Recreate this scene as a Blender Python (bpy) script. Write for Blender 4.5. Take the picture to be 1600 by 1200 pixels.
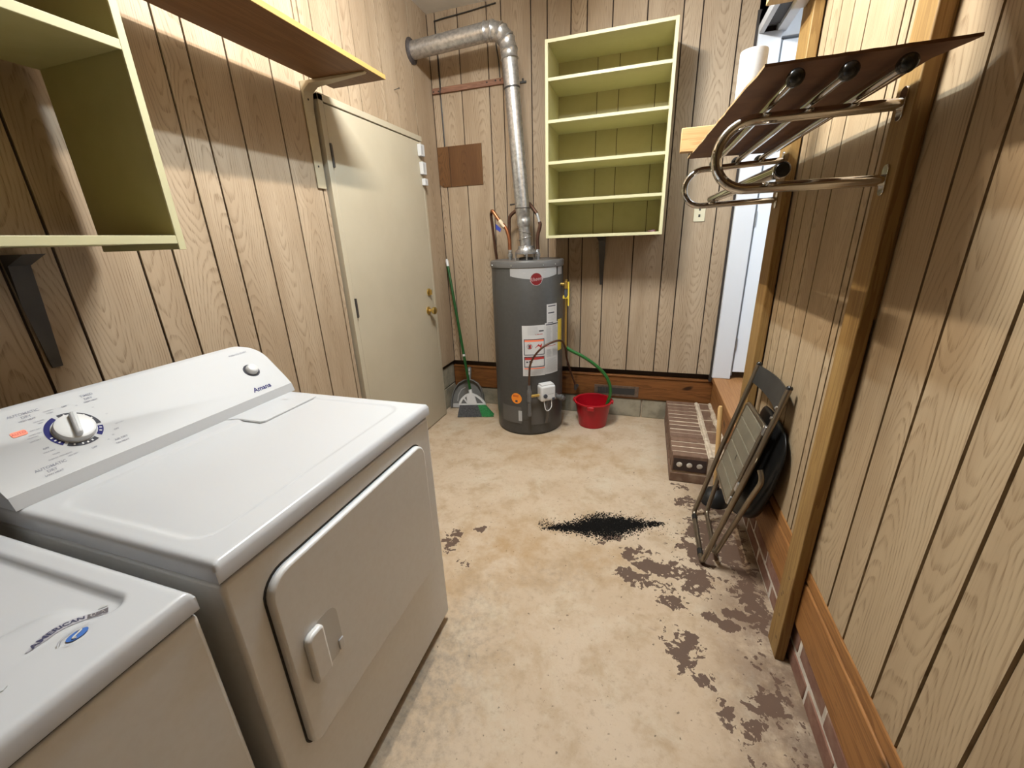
import bpy, bmesh, math, random
from mathutils import Vector, Matrix
random.seed(7)
C = bpy.context.scene.collection
sc = bpy.context.scene
for o in list(bpy.data.objects):
    bpy.data.objects.remove(o)

# ------------------------------------------------------------------ camera, world, lights, exposure
CAM_H = 1.42
cam_d = bpy.data.cameras.new('camera')
cam_d.sensor_width = 36.0
cam_d.lens = 636.755 / 1600 * 36.0
cam_d.clip_start = 0.02
cam = bpy.data.objects.new('camera', cam_d)
C.objects.link(cam)
_y, _p, _r = 0.319066872, -0.33871532, 0.0356770951
_R = Matrix.Rotation(_y, 3, 'Z') @ Matrix.Rotation(_p, 3, 'X') @ Matrix.Rotation(_r, 3, 'Y')
_rt, _fw, _up = _R.col[0], _R.col[1], _R.col[2]
M = Matrix.Identity(4)
for i in range(3):
    M[i][0] = _rt[i]; M[i][1] = _up[i]; M[i][2] = -_fw[i]
M[2][3] = CAM_H
cam.matrix_world = M
sc.camera = cam

w = bpy.data.worlds.new('world')
sc.world = w
w.use_nodes = True
w.node_tree.nodes['Background'].inputs[0].default_value = (1.0, 0.9, 0.78, 1)
w.node_tree.nodes['Background'].inputs[1].default_value = 0.05

def lamp(name, loc, power, col, rad):
    d = bpy.data.lights.new(name, 'POINT'); d.energy = power; d.color = col; d.shadow_soft_size = rad
    o = bpy.data.objects.new(name, d); o.location = loc; C.objects.link(o); return o
def area(name, loc, rot, size, sy, power, col):
    d = bpy.data.lights.new(name, 'AREA'); d.energy = power; d.color = col; d.shape = 'RECTANGLE'; d.size = size; d.size_y = sy
    o = bpy.data.objects.new(name, d); o.location = loc; o.rotation_euler = rot; C.objects.link(o); return o
# two-tube ceiling fixture just above the frame: one cool tube, one warm tube, shining down
for nm, x, c, k in (('cool_tube', -0.49, (0.72, 0.90, 1.06), 1.05), ('warm_tube', -0.67, (1.0, 0.91, 0.78), 1.2)):
    for i, (tilt, p) in enumerate(((0, 8.0), (75, 10.0), (-75, 19.0))):   # a round tube: its light goes down and out to both sides
        area(nm, (x, 1.55, 2.85), (0, math.radians(tilt), 0), 0.03, 0.56, p*k, c)
# the lit room beyond the doorway
area('next_room_lamp', (1.35, 2.3, 2.85), (0, 0, 0), 0.9, 0.9, 10, (0.86, 0.94, 1.0))

vs = sc.view_settings
vs.view_transform = 'Standard'; vs.look = 'None'; vs.gamma = 1.0; vs.use_curve_mapping = False
vs.exposure = 0.86

# ------------------------------------------------------------------ helpers
class MB:
    def __init__(s): s.v = []; s.f = []
    def add(s, vs, fs):
        n = len(s.v); s.v += [tuple(p) for p in vs]; s.f += [tuple(i + n for i in f) for f in fs]; return s
    def box(s, x0, x1, y0, y1, z0, z1):
        v = [(x0,y0,z0),(x1,y0,z0),(x1,y1,z0),(x0,y1,z0),(x0,y0,z1),(x1,y0,z1),(x1,y1,z1),(x0,y1,z1)]
        return s.add(v, [(0,3,2,1),(4,5,6,7),(0,1,5,4),(1,2,6,5),(2,3,7,6),(3,0,4,7)])
    def frame_box(s, o, ax, ay, az):
        """box from corner o with edge vectors"""
        o, ax, ay, az = map(Vector, (o, ax, ay, az))
        v = [o, o+ax, o+ax+ay, o+ay, o+az, o+ax+az, o+ax+ay+az, o+ay+az]
        return s.add(v, [(0,3,2,1),(4,5,6,7),(0,1,5,4),(1,2,6,5),(2,3,7,6),(3,0,4,7)])
    def tube(s, pts, r, n=12, cap=True):
        P = [Vector(p) for p in pts]
        rs = r if isinstance(r, (list, tuple)) else [r] * len(P)
        t0 = (P[1] - P[0]).normalized()
        a = Vector((0, 0, 1)) if abs(t0.z) < 0.9 else Vector((1, 0, 0))
        u = t0.cross(a).normalized()
        rings = []
        for i, p in enumerate(P):
            if i == 0: t = t0
            elif i == len(P) - 1: t = (P[i] - P[i-1]).normalized()
            else: t = ((P[i+1] - P[i]).normalized() + (P[i] - P[i-1]).normalized()).normalized()
            u = (u - t * u.dot(t)).normalized(); b = t.cross(u)
            rings.append([p + (u * math.cos(2*math.pi*k/n) + b * math.sin(2*math.pi*k/n)) * rs[i] for k in range(n)])
        vs_ = [q for g in rings for q in g]; fs = []
        for i in range(len(P) - 1):
            for k in range(n):
                k2 = (k + 1) % n
                fs.append((i*n+k, i*n+k2, (i+1)*n+k2, (i+1)*n+k))
        if cap:
            fs.append(tuple(range(n-1, -1, -1))); fs.append(tuple((len(P)-1)*n + k for k in range(n)))
        return s.add(vs_, fs)
    def lathe(s, prof, c, n=32, axis=(0, 0, 1), cap=True):
        """prof: list of (radius, distance along the axis from c)"""
        ax = Vector(axis).normalized(); c = Vector(c)
        a = Vector((0, 0, 1)) if abs(ax.z) < 0.9 else Vector((1, 0, 0))
        u = a.cross(ax).normalized(); b = ax.cross(u)
        vs_ = []; fs = []
        for r, h in prof:
            for k in range(n):
                t = 2*math.pi*k/n
                vs_.append(c + ax*h + (u*math.cos(t) + b*math.sin(t))*max(r, 1e-5))
        for i in range(len(prof) - 1):
            for k in range(n):
                k2 = (k+1) % n
                fs.append((i*n+k, i*n+k2, (i+1)*n+k2, (i+1)*n+k))
        if cap:
            fs.append(tuple(range(n-1, -1, -1))); fs.append(tuple((len(prof)-1)*n+k for k in range(n)))
        return s.add(vs_, fs)
    def prism(s, poly, f0, f1):
        """poly of (u,v); f0 and f1 map (u,v) to the two end faces"""
        n = len(poly)
        v = [f0(*p) for p in poly] + [f1(*p) for p in poly]
        fs = [tuple(range(n-1, -1, -1)), tuple(range(n, 2*n))]
        for k in range(n):
            k2 = (k+1) % n; fs.append((k, k2, n+k2, n+k))
        return s.add(v, fs)
    def build(s, name, mat, parent=None, bevel=0, seg=2, org=None, smooth=True, sharp=38):
        me = bpy.data.meshes.new(name)
        o0 = Vector(org) if org is not None else (Vector(parent['_o']) if parent is not None and '_o' in parent else Vector((0,0,0)))
        me.from_pydata([tuple(Vector(p) - o0) for p in s.v], [], s.f)
        bm = bmesh.new(); bm.from_mesh(me); bmesh.ops.recalc_face_normals(bm, faces=bm.faces); bm.to_mesh(me); bm.free()
        me.materials.append(mat)
        if smooth:
            me.polygons.foreach_set('use_smooth', [True]*len(me.polygons))
            me.set_sharp_from_angle(angle=math.radians(sharp))
        o = bpy.data.objects.new(name, me); C.objects.link(o)
        if parent is not None:
            o.parent = parent
            if org is not None: o.location = o0 - Vector(parent.get('_o', (0,0,0)))
            o['_o'] = tuple(o0)
        else:
            o.location = o0; o['_o'] = tuple(o0)
        if bevel:
            m = o.modifiers.new('bevel', 'BEVEL'); m.width = bevel; m.segments = seg; m.limit_method = 'ANGLE'; m.angle_limit = math.radians(35)
            m.harden_normals = False
        return o

def thing(name, label, cat, loc, group=None):
    o = bpy.data.objects.new(name, None); C.objects.link(o); o.location = loc
    o.empty_display_size = 0.05
    o['_o'] = tuple(loc); o['label'] = label; o['category'] = cat
    if group: o['group'] = group
    return o
def tag(o, label, cat, group=None):
    o['label'] = label; o['category'] = cat
    if group: o['group'] = group
    return o
def struct(o, label=None):
    o['kind'] = 'structure'
    if label: o['label'] = label
    return o
def lab(o, label): o['label'] = label; return o

def arc(c, r, a0, a1, n, ux, uy):
    c, ux, uy = Vector(c), Vector(ux), Vector(uy)
    return [c + ux*(r*math.cos(a0+(a1-a0)*i/n)) + uy*(r*math.sin(a0+(a1-a0)*i/n)) for i in range(n+1)]
def smooth_path(pts, n=8):
    P = [Vector(p) for p in pts]; P = [P[0]*2-P[1]] + P + [P[-1]*2-P[-2]]
    out = []
    for i in range(1, len(P)-2):
        for k in range(n):
            t = k/n; a, b, c, d = P[i-1], P[i], P[i+1], P[i+2]
            out.append(0.5*((2*b) + (c-a)*t + (2*a-5*b+4*c-d)*t*t + (3*b-a-3*c+d)*t**3))
    out.append(P[-2]); return out
def rrect(x0, x1, y0, y1, rs, n=6):
    """rounded rectangle, radii bl, br, tr, tl"""
    bl, br, tr, tl = rs if isinstance(rs, (tuple, list)) else (rs,)*4
    out = []
    for cx, cy, r, a in ((x1-br, y0+br, br, -90), (x1-tr, y1-tr, tr, 0), (x0+tl, y1-tl, tl, 90), (x0+bl, y0+bl, bl, 180)):
        for k in range(n+1):
            t = math.radians(a + 90*k/n); out.append((cx+r*math.cos(t), cy+r*math.sin(t)))
    return out
def text2d(s, size, shear=0.0, bold=0.0):
    cu = bpy.data.curves.new('txt', 'FONT'); cu.body = s; cu.size = size; cu.align_x = 'CENTER'; cu.align_y = 'CENTER'; cu.shear = shear
    cu.offset = bold; cu.resolution_u = 3
    ob = bpy.data.objects.new('txt', cu); C.objects.link(ob)
    dg = bpy.context.evaluated_depsgraph_get(); dg.update()
    me = bpy.data.meshes.new_from_object(ob.evaluated_get(dg))
    v = [(p.co.x, p.co.y) for p in me.vertices]; f = [tuple(p.vertices) for p in me.polygons]
    bpy.data.objects.remove(ob); bpy.data.meshes.remove(me)
    return v, f
def add_text(mb, s, size, mp, u0=0, v0=0, rot=0, shear=0.0, bold=0.0):
    v, f = text2d(s, size, shear, bold); c, n = math.cos(rot), math.sin(rot)
    return mb.add([mp(u0 + x*c - y*n, v0 + x*n + y*c) for x, y in v], f)

# ------------------------------------------------------------------ materials
def newmat(name, col=(.5,.5,.5), rough=.5, metal=0.0, spec=None, coat=0):
    m = bpy.data.materials.new(name); m.use_nodes = True
    b = m.node_tree.nodes['Principled BSDF']
    b.inputs['Base Color'].default_value = (*col, 1); b.inputs['Roughness'].default_value = rough; b.inputs['Metallic'].default_value = metal
    if spec is not None: b.inputs['Specular IOR Level'].default_value = spec
    if coat: b.inputs['Coat Weight'].default_value = coat; b.inputs['Coat Roughness'].default_value = .1
    return m
class NT:
    def __init__(s, m): s.t = m.node_tree; s.b = s.t.nodes['Principled BSDF']
    def n(s, ty, **kw):
        nd = s.t.nodes.new(ty)
        for k, v in kw.items(): setattr(nd, k, v)
        return nd
    def set(s, sock, v):
        if hasattr(v, 'is_output') or isinstance(v, bpy.types.NodeSocket): s.t.links.new(v, sock)
        else: sock.default_value = v
    def math(s, op, a, b=0.0, c=None, clamp=False):
        nd = s.n('ShaderNodeMath', operation=op, use_clamp=clamp); s.set(nd.inputs[0], a); s.set(nd.inputs[1], b)
        if c is not None: s.set(nd.inputs[2], c)
        return nd.outputs[0]
    def mix(s, fac, a, b, bt='MIX'):
        nd = s.n('ShaderNodeMix', data_type='RGBA', blend_type=bt); s.set(nd.inputs[0], fac)
        s.set(nd.inputs[6], a if not isinstance(a, tuple) else (*a, 1)); s.set(nd.inputs[7], b if not isinstance(b, tuple) else (*b, 1)); return nd.outputs[2]
    def ramp(s, fac, lo, hi, smooth=True):
        nd = s.n('ShaderNodeMapRange', interpolation_type='SMOOTHSTEP' if smooth else 'LINEAR'); s.set(nd.inputs[0], fac)
        nd.inputs[1].default_value = lo; nd.inputs[2].default_value = hi; return nd.outputs[0]
    def noise(s, vec, scale, detail=3, rough=.55, dist=0.0):
        nd = s.n('ShaderNodeTexNoise'); s.set(nd.inputs['Vector'], vec); nd.inputs['Scale'].default_value = scale
        nd.inputs['Detail'].default_value = detail; nd.inputs['Roughness'].default_value = rough; nd.inputs['Distortion'].default_value = dist; return nd.outputs[0]
    def comb(s, x, y, z):
        nd = s.n('ShaderNodeCombineXYZ'); s.set(nd.inputs[0], x); s.set(nd.inputs[1], y); s.set(nd.inputs[2], z); return nd.outputs[0]
    def sep(s, v):
        nd = s.n('ShaderNodeSeparateXYZ'); s.set(nd.inputs[0], v); return nd.outputs
    def obj(s): return s.n('ShaderNodeTexCoord').outputs['Object']
    def rand(s): return s.n('ShaderNodeObjectInfo').outputs['Random']
    def color(s, c): s.set(s.b.inputs['Base Color'], c)
    def bump(s, h, strength=.3, dist=.002):
        nd = s.n('ShaderNodeBump'); nd.inputs['Strength'].default_value = strength; nd.inputs['Distance'].default_value = dist
        s.set(nd.inputs['Height'], h); s.t.links.new(nd.outputs[0], s.b.inputs['Normal'])

def mat_panel(name, light, mid, dark):
    m = newmat(name, rough=.5, spec=.3); q = NT(m)
    x, y, z = q.sep(q.obj()); r = q.rand()
    r2 = q.math('FRACT', q.math('MULTIPLY', r, 17.3)); r3 = q.math('FRACT', q.math('MULTIPLY', r, 71.7))
    wob = q.noise(q.comb(q.math('ADD', q.math('MULTIPLY', x, 7.0), q.math('MULTIPLY', r, 90.0)), q.math('MULTIPLY', z, 1.6), q.math('MULTIPLY', r2, 30.0)), 1.0, 3, .55)
    zz = q.math('SUBTRACT', q.math('PINGPONG', q.math('ADD', z, q.math('MULTIPLY', r3, 3.0)), .75), .05)
    xs = q.math('ADD', x, q.math('MULTIPLY', q.math('SUBTRACT', r2, .5), .10))
    d = q.math('SQRT', q.math('ADD', q.math('MULTIPLY', xs, xs), q.math('MULTIPLY', q.math('MULTIPLY', zz, zz), .016)))
    d = q.math('ADD', d, q.math('MULTIPLY', wob, .055))
    saw = q.math('FRACT', q.math('MULTIPLY', d, 125.0))
    line = q.math('MULTIPLY', q.ramp(saw, .45, .88), q.math('SUBTRACT', 1.0, q.ramp(saw, .90, 1.0)))
    fine = q.noise(q.comb(q.math('MULTIPLY', x, 300.0), q.math('MULTIPLY', r, 50.0), q.math('MULTIPLY', z, 7.0)), 1.0, 2, .6)
    big = q.noise(q.comb(q.math('MULTIPLY', x, 9.0), q.math('MULTIPLY', r, 33.0), q.math('MULTIPLY', z, 1.3)), 1.0, 2, .5)
    c = q.mix(q.ramp(big, .32, .7), light, mid)
    c = q.mix(q.math('MULTIPLY', q.math('MULTIPLY', line, q.ramp(fine, .25, .75)), .85), c, dark)
    c = q.mix(q.math('MULTIPLY', q.ramp(fine, .52, .8), .35), c, dark)
    q.color(c); return m
def mat_wood(name, a, b, axis='y', scale=1.0, rough=.55, knots=True):
    m = newmat(name, rough=rough, spec=.3); q = NT(m); r = q.rand()
    x, y, z = q.sep(q.obj())
    k = dict(x=(1.2,22,22), y=(22,1.2,22), z=(22,22,1.2))[axis]
    v = q.comb(q.math('MULTIPLY', q.math('ADD', x, r), k[0]*scale), q.math('MULTIPLY', y, k[1]*scale), q.math('MULTIPLY', z, k[2]*scale))
    n1 = q.noise(v, 1.0, 4, .6, .6)
    s = q.math('FRACT', q.math('MULTIPLY', n1, 7.0))
    c = q.mix(q.math('MULTIPLY', q.ramp(s, .2, .95), .65), a, b)
    n2 = q.noise(v, 5.0, 2, .5)
    c = q.mix(q.math('MULTIPLY', q.ramp(n2, .5, .75), .35), c, b)
    if knots:
        n3 = q.noise(q.comb(q.math('MULTIPLY', x, 4.0 if axis != 'x' else 2.0), q.math('MULTIPLY', y, 4.0 if axis != 'y' else 2.0), q.math('MULTIPLY', z, 4.0 if axis != 'z' else 2.0)), 2.2, 1, .3)
        c = q.mix(q.ramp(n3, .73, .78), c, tuple(i*.35 for i in b))
    q.color(c); return m
def mat_mottle(name, a, b, scale=20, lo=.35, hi=.7, rough=.6, metal=0.0, bump=0, spec=None):
    m = newmat(name, rough=rough, metal=metal, spec=spec); q = NT(m); n = q.noise(q.obj(), scale, 4, .6)
    q.color(q.mix(q.ramp(n, lo, hi), a, b))
    if bump: q.bump(n, bump, .003)
    return m

def s2l(r, g, b):
    f = lambda c: ((c/255+.055)/1.055)**2.4 if c > 10 else c/255/12.92
    return (f(r), f(g), f(b))

M_PANEL = mat_panel('whitewashed_oak_panel', (.415, .315, .215), (.345, .252, .165), (.20, .135, .08))
M_PANEL_R = mat_panel('oak_panel_shade_tint', (.395, .292, .178), (.325, .23, .135), (.19, .123, .064))  # same paneling, tinted yellower and darker for shade and warm bounce
M_GROOVE = newmat('dark_groove', (.035, .02, .012), .8)
M_CEIL = mat_mottle('ceiling_white', (.82, .81, .78), (.76, .75, .72), 4, rough=.9)
M_SILL = mat_wood('stained_sill_wood', (.21, .08, .021), (.10, .034, .009), 'x', 1.0)
M_RAIL = mat_wood('stained_rail_wood', (.30, .135, .04), (.165, .064, .017), 'y', 1.0)
M_POST = mat_wood('stud_lumber', (.285, .17, .056), (.185, .095, .028), 'z', 1.0)
M_PINE = mat_wood('raw_pine', (.56, .36, .16), (.40, .21, .075), 'x', 1.0)
M_SHELFWOOD = mat_wood('shelf_under_wood', (.20, .098, .038), (.15, .068, .024), 'y', .6, knots=False)
M_SHELFEDGE = newmat('yellow_shelf_edge', (.29, .19, .058), .6, spec=.2)
M_FIBRE = mat_mottle('brown_fibreboard', (.17, .078, .033), (.12, .05, .021), 9, rough=.75)
M_FIBRE_EDGE = mat_mottle('torn_board_edge', (.42, .28, .12), (.28, .16, .06), 30, rough=.8)
M_PATCH = mat_panel('brown_veneer_patch', (.15, .07, .025), (.11, .048, .017), (.062, .026, .009))
M_CREAM = mat_mottle('cream_green_paint', (.55, .52, .28), (.51, .48, .25), 5, rough=.5)
M_CREAM_EDGE = newmat('cream_edge_paint', (.55, .515, .31), .45)
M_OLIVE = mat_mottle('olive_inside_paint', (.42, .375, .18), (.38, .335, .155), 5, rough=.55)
M_DOOR = mat_mottle('cream_door_paint', (.45, .39, .285), (.425, .365, .265), 3, rough=.45)
M_BRACKET = mat_mottle('cream_bracket_paint', (.45, .375, .25), (.4, .325, .21), 10, rough=.5)
M_DARKMETAL = mat_mottle('dark_steel_bracket', (.05, .045, .04), (.035, .03, .028), 10, rough=.5)
M_WHITE = newmat('lit_top_enamel', (.50, .505, .52), .22, spec=.5)  # top copy of the enamel, darkened against the strong light overhead
M_WHITE_BODY = mat_mottle('shaded_side_enamel', (.66, .655, .64), (.64, .63, .61), 60, rough=.38)  # side copy of the same enamel, paled to lift its shade
M_WHITE_PLASTIC = newmat('white_plastic', (.58, .575, .57), .35)
M_CONSOLE = newmat('console_plastic', (.475, .475, .48), .5, spec=.25)
M_CONSOLE_GREY = newmat('console_grey_band', (.425, .425, .43), .45)
M_SEAM = newmat('shadow_gap', (.03, .026, .022), .8)
M_INK = newmat('grey_ink', (.30, .30, .34), 0.8, spec=.08)
M_INKDARK = newmat('dark_ink', (.07, .07, .08), 0.8, spec=.08)
M_NAVY = newmat('navy_ink', (.03, .03, .12), 0.8, spec=.08)
M_DARKRING = newmat('charcoal_ring', (.06, .06, .07), 0.8, spec=.08)
M_GREYP = newmat('grey_print', (.42, .42, .42), .45)
M_ORANGE_S = newmat('orange_sticker', (.86, .20, .10), .5)
M_HEATER = mat_mottle('heater_grey_enamel', (.056, .053, .049), (.05, .047, .043), 40, rough=.36)
M_HEATER_TOP = newmat('heater_top_grey', (.11, .105, .10), .38)
M_SILVER = newmat('silver_band', (.45, .45, .45), .35, .3)
M_REDLOGO = newmat('maroon_logo', (.16, .012, .015), .35)
M_PAPER = newmat('white_label_paper', (.54, .53, .52), .55)
M_RED = newmat('warning_red', (.42, .03, .025), .5)
M_ORANGE = newmat('orange_disc', (.85, .26, .02), .5)
M_YELLOW = newmat('yellow_tag', (.66, .50, .05), .5)
M_GALV = mat_mottle('galvanised_steel', (.56, .56, .56), (.37, .37, .38), 50, rough=.30, metal=.85)
M_COPPER = mat_mottle('copper', (.42, .16, .07), (.25, .09, .04), 14, rough=.4, metal=.8)
M_COPPER_DARK = mat_mottle('tarnished_copper', (.11, .052, .03), (.07, .032, .02), 16, rough=.5, metal=.5)
M_BRASS = newmat('brass', (.62, .43, .13), .28, .9)
M_CHROME = newmat('chrome', (.62, .60, .57), .10, 1.0)
M_CAP = newmat('black_rubber_cap', (.015, .015, .015), .22)
M_BLACK = newmat('black_rubber', (.012, .012, .012), .4)
M_BAG = newmat('black_plastic_bag', (.005, .005, .005), .30, spec=.25)
M_GREENHOSE = newmat('green_hose', (.018, .12, .022), .35)
M_BROOMGREEN = newmat('green_handle', (.008, .065, .012), .3)
M_BRISTLE_G = mat_mottle('green_bristle', (.02, .24, .06), (.01, .13, .03), 90, rough=.6)
M_BRISTLE = mat_mottle('charcoal_bristle', (.085, .085, .09), (.03, .03, .033), 90, rough=.7)
M_DUSTPAN = newmat('grey_dustpan', (.15, .145, .135), .42)
M_DUSTLIP = newmat('pale_dustpan_lip', (.42, .40, .38), .5)
M_BUCKET = newmat('red_bucket', (.36, .004, .011), .33)
M_CHAIRTUBE = newmat('bronze_tube', (.26, .22, .165), .28, .9)
M_SEAT = mat_mottle('taupe_seat', (.155, .135, .095), (.13, .112, .078), 10, rough=.42)
M_BACKREST = mat_mottle('dark_backrest', (.028, .027, .025), (.02, .02, .018), 14, rough=.42)
M_DOWEL = mat_wood('dowel_wood', (.55, .34, .14), (.42, .24, .09), 'z', 1.0, knots=False)
M_MORTAR = mat_mottle('pale_mortar', (.56, .46, .34), (.40, .31, .22), 30, rough=.95, bump=.5)
M_MORTAR_W = mat_mottle('white_mortar', (.66, .60, .52), (.42, .36, .29), 30, rough=.95, bump=.5)
M_BLOCK = mat_mottle('concrete_block', (.33, .29, .21), (.20, .175, .125), 9, rough=.95, bump=.4)
M_TRIMWHITE = newmat('white_trim_paint', (.66, .67, .70), .45)
M_DOORWHITE = newmat('white_door_paint', (.74, .77, .82), .4)
M_STEEL = newmat('hinge_steel', (.5, .5, .5), .3, .9)
M_DARKSTRIP = newmat('dark_strip', (.03, .022, .018), .6)
M_TOWEL = mat_mottle('paper_towel', (.45, .445, .44), (.41, .405, .40), 60, rough=.95)
M_WRAP = newmat('clear_wrap', (.6, .58, .55), .15)
M_OUTLET = newmat('ivory_plate', (.62, .56, .40), .4)
M_NEXTWALL = newmat('next_room_wall', (.62, .66, .70), .8)
M_BLUE = newmat('blue_tag', (.03, .05, .30), .4)
M_BLUEPRINT = newmat('blue_print', (.05, .14, .42), .5)
M_STEP = mat_wood('threshold_wood', (.34, .165, .062), (.25, .11, .04), 'y', 1.0, knots=False)

def mat_brick(name, a, b):
    m = newmat(name, rough=.9); q = NT(m); n = q.noise(q.obj(), 22, 4, .65); r = q.rand()
    c = q.mix(q.ramp(n, .3, .75), a, b); c = q.mix(q.math('MULTIPLY', r, .45), c, tuple(i*.5 for i in a))
    n2 = q.noise(q.obj(), 7, 3, .6)
    c = q.mix(q.math('MULTIPLY', q.ramp(n2, .5, .72), .5), c, (.36, .27, .19))
    q.color(c); q.bump(n, .4, .003); return m
M_BRICK = mat_brick('dusty_brown_brick', (.15, .082, .05), (.21, .125, .078))
M_BRICK_R = mat_brick('foundation_brick', (.19, .085, .055), (.26, .14, .095))

# concrete floor with worn brown paint
def mat_floor():
    m = newmat('stained_concrete', rough=.7, spec=.35); q = NT(m); P = q.obj(); x, y, z = q.sep(P)
    n1 = q.noise(P, 1.7, 5, .6, .3); n2 = q.noise(P, 6.5, 6, .7, .15); n3 = q.noise(P, 34, 4, .7); n4 = q.noise(P, 120, 2, .6)
    c = q.mix(q.ramp(n1, .35, .65), (.455, .34, .228), (.51, .40, .29))
    c = q.mix(q.math('MULTIPLY', q.ramp(n2, .45, .70), .55), c, (.33, .222, .115))
    c = q.mix(q.math('MULTIPLY', q.ramp(q.noise(P, 3.1, 7, .72, .3), .50, .68), .6), c, (.53, .45, .34))
    c = q.mix(q.math('MULTIPLY', q.ramp(n3, .52, .78), .4), c, (.245, .172, .10))
    c = q.mix(q.math('MULTIPLY', q.ramp(n4, .55, .8), .18), c, (.22, .16, .10))
    sp = q.noise(P, 55, 2, .5); c = q.mix(q.math('MULTIPLY', q.ramp(sp, .70, .74), .75), c, (.085, .058, .038))
    sp2 = q.noise(P, 21, 5, .75, .6); c = q.mix(q.math('MULTIPLY', q.ramp(sp2, .60, .72), .45), c, (.20, .145, .095))
    def blobs(L):
        acc = None
        for bx, by, rx, ry, ang, amp in L:
            ca, sa = math.cos(ang), math.sin(ang)
            dx = q.math('SUBTRACT', x, bx); dy = q.math('SUBTRACT', y, by)
            u = q.math('DIVIDE', q.math('ADD', q.math('MULTIPLY', dx, ca), q.math('MULTIPLY', dy, sa)), rx)
            v = q.math('DIVIDE', q.math('SUBTRACT', q.math('MULTIPLY', dy, ca), q.math('MULTIPLY', dx, sa)), ry)
            g = q.math('MULTIPLY', q.math('EXPONENT', q.math('MULTIPLY', q.math('ADD', q.math('MULTIPLY', u, u), q.math('MULTIPLY', v, v)), -1.0)), amp)
            acc = g if acc is None else q.math('MAXIMUM', acc, g)
        return acc
    # grey mottled blotches beside the dryer, yellow-brown stain in the middle
    gs = blobs([(-.60, .85, .16, .42, 0, 1), (-.30, 1.42, .20, .10, .5, .5)])
    c = q.mix(q.math('MULTIPLY', q.math('MULTIPLY', gs, q.ramp(n3, .35, .7)), .7), c, (.23, .195, .155))
    ys = blobs([(-.55, 1.52, .28, .24, .2, 1), (-.10, 1.56, .20, .12, 0, .8), (-.45, 2.55, .35, .22, 0, .7), (-.75, 1.2, .12, .2, 0, .7)])
    c = q.mix(q.math('MULTIPLY', q.math('MULTIPLY', ys, q.ramp(n2, .25, .6)), .60), c, (.345, .20, .07))
    # worn brown paint: ragged patches
    bp = blobs([(.10, 1.49, .13, .055, -.2, .95), (.05, 1.64, .14, .06, .4, .85), (.19, 1.42, .07, .06, 0, .9), (.33, 1.72, .12, .16, .2, 1.0),
                (.42, 2.00, .14, .16, 0, .9), (.27, 2.27, .10, .06, 0, .7), (.47, 1.70, .08, .28, 0, .95), (.37, 1.36, .13, .045, -.2, .95), (.21, 1.18, .055, .13, .35, .95),
                (.27, 1.10, .05, .05, 0, .9), (.47, 1.22, .05, .10, 0, .65), (-.73, 1.62, .055, .045, .3, .95), (-.84, 1.50, .07, .12, 0, .85), (-.74, 1.37, .05, .07, 0, .8), (-.08, 1.72, .11, .05, .4, .85), (.52, 1.05, .06, .35, 0, .6), (.40, .85, .08, .12, .3, .55), (.14, 1.58, .17, .08, .1, 1.0), (.30, 1.56, .12, .12, 0, .95), (.40, 1.86, .16, .22, 0, 1.0), (.02, 1.50, .07, .06, 0, .95), (.44, 1.40, .09, .05, 0, 1.0), (.24, 1.24, .09, .08, .8, .95), (.36, 2.13, .16, .10, 0, .9), (.50, 1.55, .07, .30, 0, 1.0), (.46, 1.06, .08, .09, .5, .9), (.40, .98, .07, .05, .3, .85), (.52, .82, .05, .18, 0, .9), (.34, 1.02, .05, .05, 0, .75)])
    rag = q.noise(P, 15, 6, .62, .7); rag2 = q.noise(q.comb(q.math('MULTIPLY', x, 1.0), q.math('MULTIPLY', y, 1.0), 3.0), 42, 3, .6, .4)
    edge = q.math('ADD', q.math('ADD', bp, q.math('MULTIPLY', q.math('SUBTRACT', rag, .5), 2.6)), q.math('MULTIPLY', q.math('SUBTRACT', rag2, .5), 1.35))
    bm = q.math('MULTIPLY', q.ramp(edge, .66, .70), q.ramp(bp, .12, .3))
    halo = q.math('MULTIPLY', q.ramp(edge, .45, .66), q.ramp(bp, .1, .3))
    c = q.mix(q.math('MULTIPLY', halo, .38), c, (.55, .44, .30))
    c = q.mix(q.math('MULTIPLY', bm, .93), c, (.080, .043, .029))
    # grime along the right wall and round the heater
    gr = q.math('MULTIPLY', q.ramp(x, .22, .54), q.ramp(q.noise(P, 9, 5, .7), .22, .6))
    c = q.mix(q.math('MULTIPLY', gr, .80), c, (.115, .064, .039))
    # sooty footing of the grit heap
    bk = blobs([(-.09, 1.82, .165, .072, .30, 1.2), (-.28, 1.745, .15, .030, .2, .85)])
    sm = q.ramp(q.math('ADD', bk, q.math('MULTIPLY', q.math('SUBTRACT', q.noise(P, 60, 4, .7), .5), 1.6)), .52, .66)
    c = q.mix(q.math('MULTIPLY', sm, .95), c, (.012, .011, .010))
    q.color(c)
    rr = q.math('ADD', .52, q.math('MULTIPLY', n2, .3)); q.set(q.b.inputs['Roughness'], rr)
    q.bump(q.math('ADD', q.math('ADD', q.math('MULTIPLY', n3, .5), q.math('MULTIPLY', n2, .6)), q.math('MULTIPLY', bm, .25)), .35, .006)
    return m
M_FLOOR = mat_floor()

# ------------------------------------------------------------------ room shell
XL, YB, XR, ZC, YN = -1.61, 3.235, 0.56, 2.94, -2.6
LOW = 0.412                      # bottom edge of the paneling
fl = MB().box(-1.95, 2.0, YN-.1, 3.6, -.12, 0).build('floor', M_FLOOR, org=(0,0,0)); struct(fl, 'bare concrete floor with worn brown paint')
ce = MB().box(-1.95, XR+.12, YN-.1, 3.45, ZC, ZC+.08).build('ceiling', M_CEIL, org=(0,0,0)); struct(ce, 'flat off-white ceiling')

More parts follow.
